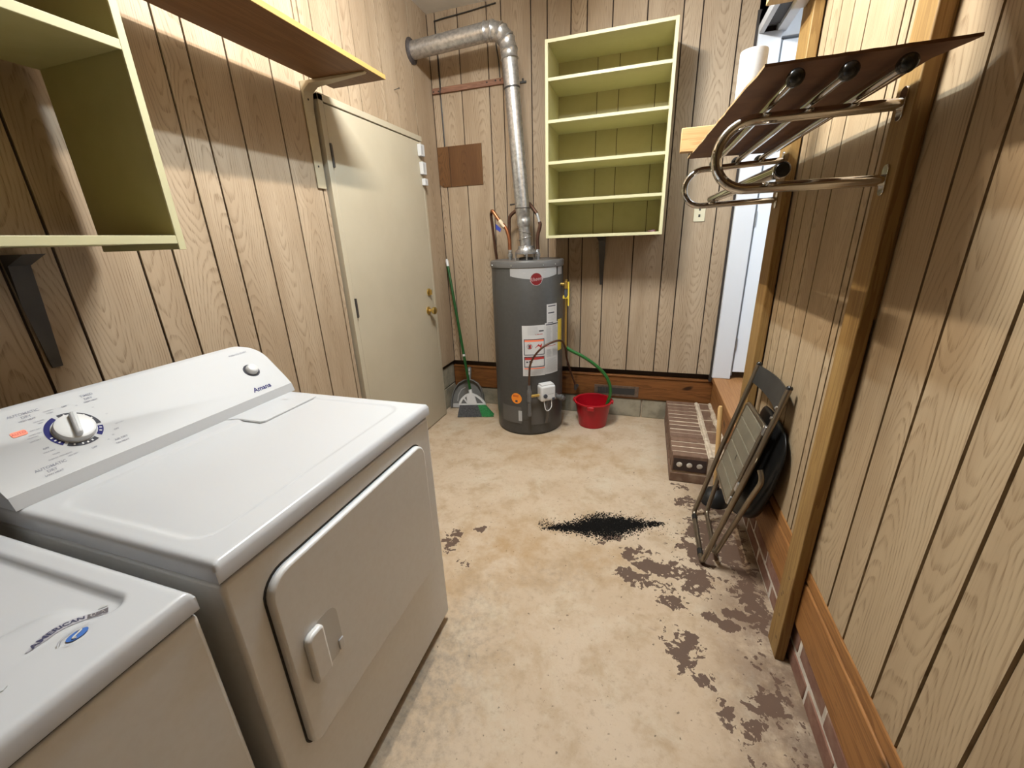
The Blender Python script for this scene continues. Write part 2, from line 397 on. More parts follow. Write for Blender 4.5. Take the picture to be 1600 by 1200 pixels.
GAP = .008
def planks(parent, wall, edges, z0, z1, cut=None, mat=M_PANEL, th=.007, gap=GAP):
    """vertical planks between groove positions; wall: 'L','R','B','N'"""
    def one(a, b, za, zb):
        if b - a < .008 or zb - za < .02: return
        mb = MB().box(-(b-a)/2+gap/2, (b-a)/2-gap/2, 0, th, -(zb-za)/2, (zb-za)/2)
        me_o = mb.build('plank', mat, None, smooth=False)
        c = (a+b)/2; zc = (za+zb)/2
        me_o.parent = parent
        base = Vector(parent['_o'])
        if wall == 'B': me_o.location = Vector((c, YB, zc)) - base; me_o.rotation_euler = (0, 0, 0)
        elif wall == 'N': me_o.location = Vector((c, YN, zc)) - base; me_o.rotation_euler = (0, 0, math.pi)
        elif wall == 'L': me_o.location = Vector((XL, c, zc)) - base; me_o.rotation_euler = (0, 0, math.pi/2)
        else: me_o.location = Vector((XR, c, zc)) - base; me_o.rotation_euler = (0, 0, -math.pi/2)
        del me_o['_o']
    for a, b in zip(edges[:-1], edges[1:]):
        if cut is None or b <= cut[0] or a >= cut[1]: one(a, b, z0, z1); continue
        c0, c1, ztop = cut
        if a < c0: one(a, c0, z0, z1); a = c0
        e = min(b, c1); one(a, e, ztop, z1)
        if b > c1: one(c1, b, z0, z1)

# left wall
D0, D1, DZ = 1.935, 2.965, 2.135
pl = [.635,.748,.954,1.059,1.206,1.302,1.457,1.665]
Lg = sorted(round((p+1.22*k)*1.0255, 3) for p in pl for k in (-3, -2, -1, 0, 1))
Lg = [YN] + [g for g in Lg if YN+.05 < g < 3.2] + [YB]
lw = MB().box(XL-.12, XL-.008, YN-.05, 3.36, LOW, ZC).box(XL-.12, XL-.03, YN-.05, D0, 0, LOW).box(XL-.12, XL-.03, D1+.02, 3.36, 0, LOW).build('wall_left', M_GROOVE, org=(XL, 0, 0)); struct(lw, 'left wall of whitewashed wood-grain paneling')
planks(lw, 'L', Lg, LOW, ZC, (D0, D1, DZ))
MB().box(XL-.03, XL-.02, D1+.03, 3.25, .20, LOW-.035).build('concrete_block', M_BLOCK, lw, bevel=.004)
MB().box(XL-.03, XL-.02, D1+.03, 3.25, .002, .19).build('concrete_block', M_BLOCK, lw, bevel=.004)

# back wall
bg = [-1.61,-1.51,-1.342,-1.132,-1.031,-.828,-.72,-.567,-.465,-.309,-.104,.10,.205,.405]
Bg = [XL] + [round(b*1.0237, 3) for b in bg[1:]] + [.516]
bw = MB().box(XL-.05, .66, YB+.008, YB+.14, LOW, ZC).box(.516, XR+.06, YB+.008, YB+.14, 2.56, ZC).box(XL-.05, .56, 3.275, YB+.14, .30, LOW).build('wall_back', M_GROOVE, org=(0, YB, 0)); struct(bw, 'back wall of whitewashed wood-grain paneling')
planks(bw, 'B', Bg, LOW, ZC)
for x0, x1 in ((XL-.04, -1.20), (-1.19, -.79), (-.78, -.38), (-.37, .03), (.04, .24), (.25, .60)):
    MB().box(x0, x1, 3.262, 3.36, 0.0, .16).build('concrete_block', M_BLOCK, bw, bevel=.005)
MB().box(XL-.04, .60, 3.275, 3.36, 0, .165).build('mortar_bed', M_MORTAR, bw)
bb = MB().box(XL-.02, .54, 3.252, 3.29, .163, .345).build('baseboard_back', M_SILL, org=(0, 3.25, .25), bevel=.004); struct(bb, 'dark stained sill board along the foot of the back wall')
lip = MB().box(XL-.02, .54, 3.246, 3.30, .345, .362).build('trim_1', M_SILL, org=(0, 3.25, .355), bevel=.003); struct(lip, 'thin dark ledge above the back sill board')
dt = MB().box(.505, .522, YB-.012, YB+.03, .36, 2.62).build('trim_2', M_DARKSTRIP, org=(.513, YB, .36)); struct(dt, 'dark edge strip beside the white doorway')

# right wall: paneling, stained rail, brick footing
pr = [.149, .229, .274, .507, .631, .751, .851, 1.005, 1.11]
Rg = sorted(round(p+1.22*k, 3) for p in pr for k in (-3, -2, -1, 0, 1))
Rg = [YN] + [g for g in Rg if YN+.05 < g < 2.26] + [2.27]
RZ = .40
rw = MB().box(XR+.008, XR+.12, YN-.05, 2.27, .16, ZC).box(XR+.02, XR+.12, YN-.05, 3.3, 0, .168).box(XR+.02, XR+.12, 2.27, 3.3, .168, .36).box(XR+.008, XR+.12, 2.27, YB, 2.56, ZC).build('wall_right', M_GROOVE, org=(XR, 0, 0)); struct(rw, 'right wall of whitewashed wood-grain paneling')
planks(rw, 'R', Rg, RZ, ZC, gap=.0085, mat=M_PANEL_R)
MB().box(XR+.0105, XR+.03, YN, 3.27, 0, .168).build('mortar_bed', M_MORTAR_W, rw)
yb = YN
for row, (z0, z1) in enumerate(((.004, .072), (.086, .150))):
    y = YN + (0.0 if row else -.1); 
    while y < 3.2:
        a, b = max(y, YN), min(y+.198, 3.26)
        if b - a > .03:
            dx = random.uniform(-.002, .003)
            MB().box(XR+.008+dx, XR+.03, a, b, z0+random.uniform(-.002,.002), z1+random.uniform(-.002,.002)).build('brick', M_BRICK_R, rw, bevel=.005, seg=2, org=(XR+.015, (a+b)/2, z0), sharp=60)
        y += .212
MB().box(XR-.004, XR+.02, YN, 2.27, .172, .345).build('baseboard_right', M_RAIL, org=(XR, 0, .17), bevel=.005)['kind'] = 'structure'
MB().box(XR-.002, XR+.02, YN, 2.27, .349, .398).build('trim_3', M_RAIL, org=(XR, 0, .349), bevel=.007)['kind'] = 'structure'
# sill under the doorway
MB().box(XR-.022, XR+.02, 2.275, 3.25, .172, .362).build('trim_4', M_RAIL, org=(XR, 2.3, .172), bevel=.004)['kind'] = 'structure'
th = MB().box(XR-.034, XR+.05, 2.275, 3.24, .362, .40).build('trim_5', M_STEP, org=(XR, 2.3, .362), bevel=.004); struct(th, 'wooden threshold nosing of the doorway')
f2 = MB().box(XR+.05, 2.0, 1.9, 3.75, .33, .396).build('floor_next_room', M_STEP, org=(1.2, 2.8, .39)); struct(f2, 'reddish wood floor past the doorway')
# near wall behind the camera
nw = MB().box(XL-.1, XR+.1, YN-.12, YN-.008, 0, ZC).build('wall_near', M_GROOVE, org=(0, YN, 0)); struct(nw, 'near wall of paneling behind the viewer')
planks(nw, 'N', [XL]+[XL+.1+.2*i for i in range(1, 10)]+[XR], 0, ZC, mat=M_PATCH)

# next room shell
MB().box(XR+.12, 2.0, 1.84, 1.9, .33, 3.0).build('wall_next_room_near', M_NEXTWALL, org=(1.2,1.87,.4))['kind'] = 'structure'
MB().box(2.0, 2.06, 1.84, 3.8, .33, 3.0).build('wall_next_room_right', M_NEXTWALL, org=(2.03,2.8,.4))['kind'] = 'structure'
MB().box(.66, 2.06, 3.5, 3.56, .33, 3.0).build('wall_next_room_back', M_NEXTWALL, org=(1.2,3.5,.4))['kind'] = 'structure'
MB().box(XR+.12, 2.06, 1.84, 3.56, 3.0, 3.06).build('ceiling_next_room', M_CEIL, org=(1.2,2.7,3.0))['kind'] = 'structure'

# ------------------------------------------------------------------ the white doorway (far jamb, head, open door)
jm = MB().box(.519, .640, 3.195, 3.26, .40, 2.50).build('trim_6', M_TRIMWHITE, org=(.58, 3.2, .40), bevel=.003); struct(jm, 'white painted far jamb of the doorway')
hd = MB().box(.519, .545, 2.27, 3.26, 2.495, 2.60).box(.612, .66, 2.27, 3.26, 2.495, 2.60).box(.519, .66, 2.27, 3.26, 2.54, 2.60).build('trim_7', M_TRIMWHITE, org=(.58, 2.8, 2.5), bevel=.002); struct(hd, 'white head jamb of the doorway')
MB().box(.546, .611, 2.28, 3.15, 2.515, 2.545).build('head_gap_dark', M_DARKSTRIP, hd)  # dark strip painted in where the head has only an open gap
d2 = bpy.data.objects.new('door_2', None); C.objects.link(d2); d2.location = (.65, 3.22, .45); d2['_o'] = (.65, 3.22, .45); struct(d2, 'white door standing open beyond the doorway')
MB().box(.652, 1.40, 3.215, 3.25, .45, 2.455).build('slab', M_DOORWHITE, d2, bevel=.003)
MB().box(.640, .652, 3.222, 3.25, .42, 2.46).build('rabbet', newmat('grey_rabbet', (.42,.44,.46), .6), d2)
for z in (.66, 1.50, 2.24):
    h = MB().lathe([(.006,-.045),(.006,.045)], (.649, 3.208, z), 10).build('hinge', M_STEEL, d2)
MB().box(.640, 1.42, 3.212, 3.26, 2.47, 2.62).build('head_casing', M_TRIMWHITE, d2, bevel=.003)

# ------------------------------------------------------------------ left door
d1 = bpy.data.objects.new('door_1', None); C.objects.link(d1); d1.location = (XL, 2.45, 0); d1['_o'] = (XL, 2.45, 0); struct(d1, 'cream flush door in the left wall')
XD = -1.585
MB().box(XL-.04, XD-.003, 1.982, 2.925, .010, 2.093).build('slab', M_DOOR, d1, bevel=.002)
MB().box(XL-.05, XD+.001, 1.942, 1.977, 0, 2.128).build('jamb', M_DOOR, d1, bevel=.002)
MB().box(XL-.05, XD-.004, 2.929, 2.955, 0, 2.128).build('jamb', M_DOOR, d1, bevel=.002)
MB().box(XL-.05, XD+.001, 1.942, 2.955, 2.099, 2.132).build('head_jamb', M_DOOR, d1, bevel=.002)
MB().box(XL-.07, XL-.045, 1.935, 2.96, 0, 2.135).build('door_shadow_gap', M_SEAM, d1)
for z in (1.862, 1.08):
    h = MB().box(XD-.004, XD+.001, 1.974, 1.996, z-.052, z+.052).build('hinge', newmat('brown_hinge', (.11,.075,.045), .4, .6), d1)
    MB().lathe([(.006,-.055),(.006,.055)], (XD+.004, 1.979, z), 8).build('pin', M_DARKMETAL, h)
    for dz in (-.03, .028): MB().box(XD+.001, XD+.0018, 1.981, 1.990, z+dz-.008, z+dz+.010).build('slot', M_BRACKET, h)
kn = MB().lathe([(.030,0),(.030,.006),(.012,.010),(.011,.030),(.022,.036),(.0285,.048),(.027,.060),(.018,.066),(.001,.067)], (XD-.003, 2.813, .93), 20, (1,0,0)).build('doorknob', M_BRASS, d1)
db = MB().lathe([(.028,0),(.028,.008),(.020,.012),(.001,.013)], (XD-.003, 2.845, 1.066), 20, (1,0,0)).box(XD+.008, XD+.026, 2.838, 2.846, 1.048, 1.084).build('deadbolt', M_BRASS, d1)
for z0, z1, y0, y1 in ((2.00, 2.075, 2.885, 2.940), (1.885, 1.965, 2.893, 2.945), (1.815, 1.860, 2.905, 2.950)):
    b = MB().box(XD-.003, XD+.024, y0, y1, z0, z1).build('alarm_contact', M_WHITE_PLASTIC, d1, bevel=.003)
    MB().box(XD+.024, XD+.0245, y0+.008, y0+.026, z0+.012, z1-.012).build('cover_line', M_GREYP, b)

# ------------------------------------------------------------------ shelves and cabinets
# long shelf on brackets, left wall
sh = thing('wall_shelf', 'long wooden wall shelf with a yellow front edge above the cream door', 'shelf', (-1.40, 1.1, 2.155))
MB().box(-1.538, -1.243, -.55, 2.012, 2.155, 2.173).build('board', M_SHELFWOOD, sh, bevel=.0015)
MB().box(-1.243, -1.238, -.55, 2.012, 2.154, 2.174).build('front_edge', M_SHELFEDGE, sh, bevel=.001)
def shelf_bracket(y):
    w0, w1 = y-.030, y+.030
    prof = [(-1.607,1.70),(-1.601,1.70),(-1.599,2.05),(-1.590,2.115),(-1.555,2.138),(-1.27,2.148),(-1.262,2.1545),(-1.607,2.1545)]
    m = MB(); n = len(prof)
    for k, (x, z) in enumerate(prof):
        pass
    m.prism(prof, lambda a, b: (a, w0 + (.020 if a > -1.3 else 0), b), lambda a, b: (a, w1 - (.020 if a > -1.3 else 0), b))
    o = m.build('bracket', M_BRACKET, sh, bevel=.002)
    for z in (2.085, 1.80): MB().lathe([(.005,0),(.005,.001)], (-1.599 if z < 2.05 else -1.593, y-.006, z), 8, (1,0,0)).build('screw_hole', M_SEAM, o)
shelf_bracket(1.892); shelf_bracket(.60)

# open cabinet on the left wall
cl = thing('open_wall_cabinet', 'open cream green cabinet high on the left wall above the washer', 'cabinet', (-1.43, .35, 1.43))
y0, y1 = -.62, .880
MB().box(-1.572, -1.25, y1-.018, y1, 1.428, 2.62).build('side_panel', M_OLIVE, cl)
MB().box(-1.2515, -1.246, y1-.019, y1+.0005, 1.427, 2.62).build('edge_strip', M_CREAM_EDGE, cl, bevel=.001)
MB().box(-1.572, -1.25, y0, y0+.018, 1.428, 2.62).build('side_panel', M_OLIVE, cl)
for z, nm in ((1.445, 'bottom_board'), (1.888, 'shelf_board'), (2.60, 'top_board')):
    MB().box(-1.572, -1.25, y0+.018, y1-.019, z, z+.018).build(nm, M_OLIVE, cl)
    MB().box(-1.2515, -1.246, y0+.018, y1-.019, z-.002, z+.019).build('edge_strip', M_CREAM_EDGE, cl, bevel=.001)
for y in (.675, -.4):
    bk = MB().prism([(-1.606,1.428),(-1.50,1.428),(-1.585,1.40),(-1.598,1.30),(-1.602,1.12),(-1.606,1.12)], lambda a,b: (a, y-.022 if b > 1.2 else y-.012, b), lambda a,b: (a, y+.022 if b > 1.2 else y+.012, b)).build('bracket', M_DARKMETAL, cl)

# six-space cabinet on the back wall
cb = thing('wall_bookcase', 'tall open cream green cabinet with five shelf spaces on the back wall', 'cabinet', (-.30, 3.07, 1.42))
X0, X1, YF, Z0, Z1 = -.676, .074, 2.90, 1.424, 2.540
MB().box(X0, X0+.019, YF+.004, YB-.002, Z0, Z1).build('side_panel', M_CREAM, cb)
MB().box(X1-.019, X1, YF+.004, YB-.002, Z0, Z1).build('side_panel', M_CREAM, cb)
MB().box(X0, X0+.019, YF, YF+.005, Z0, Z1).build('edge_strip', M_CREAM_EDGE, cb, bevel=.001)
MB().box(X1-.019, X1, YF, YF+.005, Z0, Z1).build('edge_strip', M_CREAM_EDGE, cb, bevel=.001)
for z, nm in ((Z0, 'bottom_board'), (1.648, 'shelf_board'), (1.873, 'shelf_board'), (2.105, 'shelf_board'), (2.328, 'shelf_board'), (Z1-.019, 'top_board')):
    MB().box(X0+.019, X1-.019, YF+.004, YB-.010, z, z+.018).build(nm, M_CREAM, cb)
    MB().box(X0+.019, X1-.019, YF, YF+.005, z, z+.018).build('edge_strip', M_CREAM_EDGE, cb, bevel=.001)
bp = [X0+.012, -.398, -.258, -.030, X1-.012]
for a, b in zip(bp[:-1], bp[1:]):
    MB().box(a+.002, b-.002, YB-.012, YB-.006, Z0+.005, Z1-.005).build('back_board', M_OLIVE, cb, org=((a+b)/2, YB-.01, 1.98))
MB().box(X0+.005, X1-.005, YB-.006, YB-.002, Z0, Z1).build('backing', M_GROOVE, cb)
bk = MB().prism([(YB-.001,1.424),(3.00,1.424),(3.17,1.395),(3.218,1.30),(3.228,1.08),(YB-.001,1.08)], lambda a,b: (-.326-(.022 if b > 1.2 else .010), a, b), lambda a,b: (-.326+(.022 if b > 1.2 else .010), a, b)).build('bracket', M_DARKMETAL, cb)
tag(MB().add(*[ [(.020,3.12,Z0+.0185),(.036,3.11,Z0+.0185),(.040,3.14,Z0+.020),(-.012,3.125,Z0+.019),(.022,3.125,Z0+.034),(.036,3.122,Z0+.030),(-.020,3.12,Z0+.026)], [(0,1,2),(0,2,3),(3,4,6),(0,6,4),(0,4,5),(0,5,1),(1,5,2),(2,5,4),(2,4,3),(3,6,0)] ]).build('plastic_scrap', M_REDLOGO, org=(.02,3.12,Z0+.0185)), 'small dark red scrap in the lowest space of the tall back cabinet', 'scrap')

# ------------------------------------------------------------------ back wall bits
pa = thing('veneer_patch', 'square dark brown wood veneer patch nailed left of the vent pipe', 'panel', (-1.42, YB-.003, 1.97))
for a, b in ((-1.607, -1.512), (-1.507, -1.241)):
    poly = [(a, 1.832), (b, 1.832), (b, 2.111), (a, 2.111)] if a > -1.55 else [(a+.03, 1.832), (b, 1.832), (b, 2.111), (a, 2.111), (a, 1.852)]
    c = ((a+b)/2, YB-.003, 1.97)
    MB().prism(poly, lambda u, v: (u, YB-.006, v), lambda u, v: (u, YB-.0005, v)).build('board', M_PATCH, pa, org=c)
MB().box(-1.515, -1.50, YB-.003, YB-.0005, 1.832, 2.111).build('groove', M_GROOVE, pa)
MB().lathe([(.004,0),(.003,.003)], (-1.575, YB-.006, 1.855), 8, (0,-1,0)).build('nail', M_DARKMETAL, pa)
ba = thing('batten', 'reddish wood batten crossing the back wall behind the vent pipe', 'batten', (-1.33, YB-.01, 2.47))
MB().box(-1.603, -1.045, YB-.018, YB-.0005, 2.455, 2.492).build('strip', mat_wood('batten_wood', (.27,.135,.085), (.15,.07,.042), 'x', 1.5, knots=False), ba, bevel=.003)
for x in (-1.59, -1.55, -1.17, -1.105, -1.07): MB().lathe([(.006,0),(.006,.001)], (x, YB-.018, 2.472+random.uniform(-.008,.008)), 8, (0,-1,0)).build('knot_hole', M_SEAM, ba)
st = tag(MB().box(-1.0, -.885, YB-.010, YB-.0005, 2.443, 2.455).box(-.915, -.905, YB-.012, YB-.0005, 2.452, 2.47).build('pipe_strap', M_DARKMETAL, org=(-.94, YB, 2.45)), 'dark metal strap end sticking out right of the vent pipe', 'strap')
ca = tag(MB().tube(smooth_path([(-1.085, YB-.008, 2.915),(-1.30, YB-.008, 2.900),(-1.522, YB-.010, 2.888),(-1.540, YB-.012, 2.865),(-1.538, YB-.010, 2.70),(-1.536, YB-.008, 2.53),(-1.530, YB-.024, 2.492),(-1.536, YB-.024, 2.455),(-1.540, YB-.009, 2.40),(-1.538, YB-.008, 2.115)], 6), .0042, 8).build('black_cable', M_BLACK, org=(-1.53, YB, 2.12)), 'thin black cable hanging down the back wall to the brown patch', 'cable')
cv = tag(MB().tube(smooth_path([(-1.10, YB-.007, 2.80),(-1.095, YB-.008, 2.70),(-1.08, YB-.010, 2.60),(-1.075, YB-.008, 2.497)], 6), .004, 8).build('short_cable', M_BLACK, org=(-1.08, YB, 2.5)), 'short dark cable behind the elbow of the vent pipe', 'cable')
ou = thing('outlet_plate', 'ivory wall plate on the back wall under the chrome rack', 'outlet', (.312, YB-.003, 1.545))
MB().prism(rrect(.277, .347, 1.497, 1.612, .006), lambda u,v: (u, YB-.006, v), lambda u,v: (u, YB-.0003, v)).build('plate', M_OUTLET, ou, bevel=.0015)
for z in (1.575, 1.535): MB().box(.306, .318, YB-.0075, YB-.0055, z-.008, z+.008).build('socket', M_DARKMETAL, ou)
# air vent in the sill
vt = thing('air_vent', 'rusty metal foundation vent set in the back sill board', 'vent', (-.17, 3.25, .222))
MB().prism(rrect(-.350,.004,.178,.268,.004), lambda u,v:(u,3.246,v), lambda u,v:(u,3.2515,v)).build('frame', mat_mottle('rusty_vent', (.16,.11,.075), (.10,.062,.04), 25, rough=.6, metal=.3), vt, bevel=.001)
MB().box(-.322, -.026, 3.2452, 3.247, .196, .250).build('opening', M_SEAM, vt)
for i in range(6): MB().box(-.322+i*.012, -.316+i*.012, 3.243, 3.247, .197, .249).build('slat', M_DARKMETAL, vt)

# nail in left wall
tag(MB().tube([(XL+.001, 2.70, 2.345),(XL+.035, 2.705, 2.352)], .0022, 8).lathe([(.006,0),(.006,.0015)], (XL+.035,2.705,2.352), 10, (1,.1,.2)).build('nail', M_DARKMETAL, org=(XL, 2.70, 2.345)), 'bent nail sticking out of the paneling above the cream door', 'nail')

# ------------------------------------------------------------------ dryer
DY0, DY1, DXF, DXB, DZT = .357, 1.092, -.652, -1.41, .926
dr = thing('clothes_dryer', 'white front-loading dryer with a tall control console', 'dryer', (-1.03, .725, 0))
MB().box(DXB, DXF-.006, DY0+.004, DY1-.004, .036, .877).build('body', M_WHITE_BODY, dr, bevel=.008, seg=3)
MB().box(DXB+.05, DXF-.05, DY0+.04, DY1-.04, .0, .032).build('base', M_SEAM, dr)
MB().box(DXB+.01, DXF-.012, DY0+.008, DY1-.008, .874, .893).build('seam', M_SEAM, dr)
# deck with a shallow stamped field
def deck(name, x0, x1, y0, y1, z0, z1, hfun, mat, parent, nx=60, ny=60, r=.014, cr=.03):
    """rounded-edge slab: height field on top, skirt below"""
    m = MB(); xs = [x0+(x1-x0)*i/nx for i in range(nx+1)]; ys = [y0+(y1-y0)*j/ny for j in range(ny+1)]
    def edge(x, y):
        d = 0.0
        ex = min(x-x0, x1-x); ey = min(y-y0, y1-y)
        for e in (ex, ey):
            if e < r: d = max(d, r - math.sqrt(max(r*r-(r-e)**2, 0)))
        return d
    v = [(x, y, z1 - edge(x, y) + hfun(x, y)) for x in xs for y in ys]
    f = [(i*(ny+1)+j, (i+1)*(ny+1)+j, (i+1)*(ny+1)+j+1, i*(ny+1)+j+1) for i in range(nx) for j in range(ny)]
    m.add(v, f)
    ring = [(i, 0) for i in range(nx+1)] + [(nx, j) for j in range(1, ny+1)] + [(i, ny) for i in range(nx-1, -1, -1)] + [(0, j) for j in range(ny-1, 0, -1)]
    n0 = len(m.v); idx = [i*(ny+1)+j for i, j in ring]
    for i, j in ring: m.v.append((xs[i], ys[j], z0))
    for k in range(len(ring)):
        k2 = (k+1) % len(ring); m.f.append((idx[k], idx[k2], n0+k2, n0+k))
    m.f.append(tuple(n0+k for k in range(len(ring))))
    return m.build(name, mat, parent, sharp=50)
def graded(x0, x1, n, r=.014, k=6):
    return None
def sstep(a, b, t):
    t = min(max((t-a)/(b-a), 0), 1); return t*t*(3-2*t)
def dry_h(x, y):
    # stamped field: 3 mm lower inside a rounded rectangle
    fx0, fx1, fy0, fy1, rr = -1.16, -.725, .395, 1.050, .05
    qx = max(fx0+rr-x, x-(fx1-rr), 0); qy = max(fy0+rr-y, y-(fy1-rr), 0)
    d = math.hypot(qx, qy) - rr
    return -.0035*(1-sstep(-.010, .004, d))
deck('deck', DXB, DXF, DY0, DY1, .887, DZT, dry_h, M_WHITE, dr, 150, 150)
# console
a0 = Vector((-1.2145, 0, .955)); a1 = Vector((-1.362, 0, 1.092)); cu = (a1-a0).normalized(); cn = Vector((cu.z, 0, -cu.x))
def con(y, s, h=.0006):
    p = a0 + cu*s + cn*h; return (p.x, y, p.z)
sl = (a1-a0).length
def console():
    m = MB(); CY0, CY1, R = DY0+.001, DY1+.012, .075
    # outline in (y,s) of the slanted face; s<0 is the lower facet
    outl = [(CY0, 0), (CY1-.008, 0)]
    outl += [(CY1-.004, .04)]
    for k in range(9):
        t = math.radians(90*k/8); outl.append((CY1-R+R*math.cos(t)*.97, sl-R+R*math.sin(t)))
    for k in range(9):
        t = math.radians(90+90*k/8); outl.append((CY0+R+R*math.cos(t), sl-R+R*math.sin(t)))
    fr = [Vector(con(y, s, 0)) for y, s in outl]
    # crown edge: rounded lip then back
    def back(y, s, d):
        p = Vector(con(y, s, 0)); return p
    n = len(fr)
    cy = (CY0+CY1)/2
    l1 = [p + Vector((-.006, (0.004 if o[0] > cy else -.004) if o[1] > .01 else 0, .004 if o[1] > .05 else 0)) for p, o in zip(fr, outl)]
    l2 = [Vector((min(p.x, -1.24)-.02 if o[1] > .001 else -1.26, p.y, p.z)) for p, o in zip(l1, outl)]
    l3 = [Vector((-1.408, p.y, p.z-(.006 if o[1] > .05 else 0))) for p, o in zip(l1, outl)]
    vs_ = fr + l1 + l2 + l3; fs = [tuple(range(n))]
    for L in range(3):
        for k in range(n):
            k2 = (k+1) % n; fs.append((L*n+k, L*n+k2, (L+1)*n+k2, (L+1)*n+k))
    fs.append(tuple(3*n+k for k in range(n-1, -1, -1)))
    m.add(vs_, fs)
    return m.build('console', M_CONSOLE, dr, sharp=45)
console()
MB().prism([(-1.2135,.9555),(-1.205,.9265),(-1.40,.9265),(-1.40,.9555)], lambda a,b:(a, DY0+.001, b), lambda a,b:(a, DY1+.004, b)).build('console_base', M_CONSOLE_GREY, dr)
# dial
dc = (.527, .104)
def ring(mb, c, r0, r1, t0, t1, mp, n=20):
    v = []; f = []
    for i in range(n+1):
        t = t0+(t1-t0)*i/n
        v += [mp(c[0]+r0*math.cos(t), c[1]+r0*math.sin(t)), mp(c[0]+r1*math.cos(t), c[1]+r1*math.sin(t))]
    for i in range(n): f.append((2*i, 2*i+1, 2*i+3, 2*i+2))
    return mb.add(v, f)
D = math.radians
for t0_, t1_, mm in ((98, -8, M_DARKRING), (226, 296, M_DARKRING), (108, 218, M_NAVY), (-16, -52, M_NAVY)):
    dk = MB(); ring(dk, dc, .0400, .0500, D(t0_), D(t1_), con); dk.build('dial_ring', mm, dr)
tk = MB()
for t in (84, 62, 40, 20, 185, 197, 208, 240, 258, 270, 282, -24, -36):
    t = D(t); e = .016*1.0
    ring(tk, dc, .0425, .0470, t-.035, t+.035, lambda u,v: con(u, v, .001), 2)
tk.build('dial_ticks', M_PAPER, dr)['kind'] = 'stuff'
p0 = Vector(con(*dc, 0))
kb = MB().lathe([(.0375,0),(.0372,.010),(.0355,.0145),(.030,.0165),(.001,.0172)], p0, 40, cn).build('timer_knob', M_WHITE_PLASTIC, dr)
g = MB(); gy = D(72)
gd = Vector((0, math.cos(gy), 0)) + cu*math.sin(gy); gs_ = cn.cross(gd).normalized()
g.frame_box(p0+cn*.014-gd*.033-gs_*.0065, gd*.066, gs_*.013, cn*.017); g.build('knob_grip', M_CONSOLE, kb, bevel=.005, seg=3)
g = MB(); g.frame_box(p0+cn*.0312-gd*.029-gs_*.0045, gd*.058, gs_*.005, cn*.0006); g.build('grip_mark', M_GREYP, kb)
# start button
p1 = Vector(con(1.012, .100, 0))
MB().lathe([(.026,0),(.026,.0015),(.0205,.0016),(.0205,.0003)], p1, 32, cn).build('start_ring', M_DARKRING, dr)
MB().lathe([(.0195,0),(.0195,.008),(.0165,.016),(.013,.0185),(.001,.019)], p1, 32, cn).build('start_button', M_WHITE_PLASTIC, dr)
# lettering
for s_, sz, y, s in (('TIMED', .0092, .598, .186), ('DRY', .0088, .596, .1755), ('HIGH HEAT', .0056, .596, .1665),
                     ('AUTOMATIC', .0094, .479, .184), ('DRY', .0090, .479, .174), ('HIGH HEAT', .0056, .476, .165),
                     ('AUTOMATIC', .0094, .445, .0345), ('DRY', .0090, .442, .0245), ('LOW HEAT', .0062, .441, .0155),
                     ('AIR DRY', .0076, .583, .038), ('NO HEAT', .0064, .580, .028),
                     ('OFF', .0062, .590, .066), ('OFF', .0062, .528, .0395), ('OFF', .0062, .462, .080), ('OFF', .0062, .546, .172),
                     ('PUSH TO START', .0092, 1.022, .178)):
    L = MB(); add_text(L, s_, sz, con, y, s, 0, 0, .00012); L.build('lettering', M_INK, dr)
L = MB()
for s_, y, s in (('NORMAL', .517, .173), ('MORE', .516, .166), ('DRYNESS', .489, .153), ('LESS', .489, .147), ('VERY DRY', .473, .134), ('MORE DRY', .467, .123), ('NORMAL', .460, .117), ('LESS DRY', .459, .107),
                 ('VERY DRY', .462, .070), ('MORE', .468, .059), ('ENERGY PREFERRED', .470, .049), ('LESS DRY', .489, .042), ('60', .566, .165), ('40', .588, .146), ('20', .599, .116), ('LESS DRY', .606, .081), ('20', .575, .054), ('10', .560, .046)):
    add_text(L, s_, .0046, con, y, s)
L = L.build('small_print', M_INK, dr); L['kind'] = 'stuff'
A = MB(); add_text(A, 'Amana', .0245, con, .989, .024, .0, .35, .0006); A.build('brand_lettering', M_NAVY, dr)
S_ = MB(); S_.prism(rrect(.4345, .4600, .130, .144, .004), lambda u,v: con(u,v,.0003), lambda u,v: con(u,v,.0012)); S_.build('orange_sticker', M_ORANGE_S, dr)
S2 = MB(); add_text(S2, 'AUTO', .0085, lambda u,v: con(u,v,.0016), .447, .137); S2.build('sticker_lettering', M_RED, dr)
# lint screen lid
zt = DZT
lid = MB(); lp = [(-1.205,.826),(-1.175,.838),(-1.085,.838),(-1.075,.848),(-1.075,1.058),(-1.205,1.072)]
lid.prism(lp, lambda u,v:(u,v,zt-.004), lambda u,v:(u,v,zt+.0022)); lid.build('lint_screen_lid', M_WHITE, dr, bevel=.001)
g = MB().prism([(p[0]+(.002 if p[0] > -1.1 else 0), p[1]+(-.0025 if p[1] < .9 else .002)) for p in lp], lambda u,v:(u,v,zt-.004), lambda u,v:(u,v,zt+.0006)).build('lid_gap', M_GREYP, dr)
MB().add([(-1.172,1.000,zt+.0028),(-1.172,1.022,zt+.0028),(-1.140,1.008,zt+.0028)], [(0,1,2)]).build('lid_arrow', M_GREYP, dr)
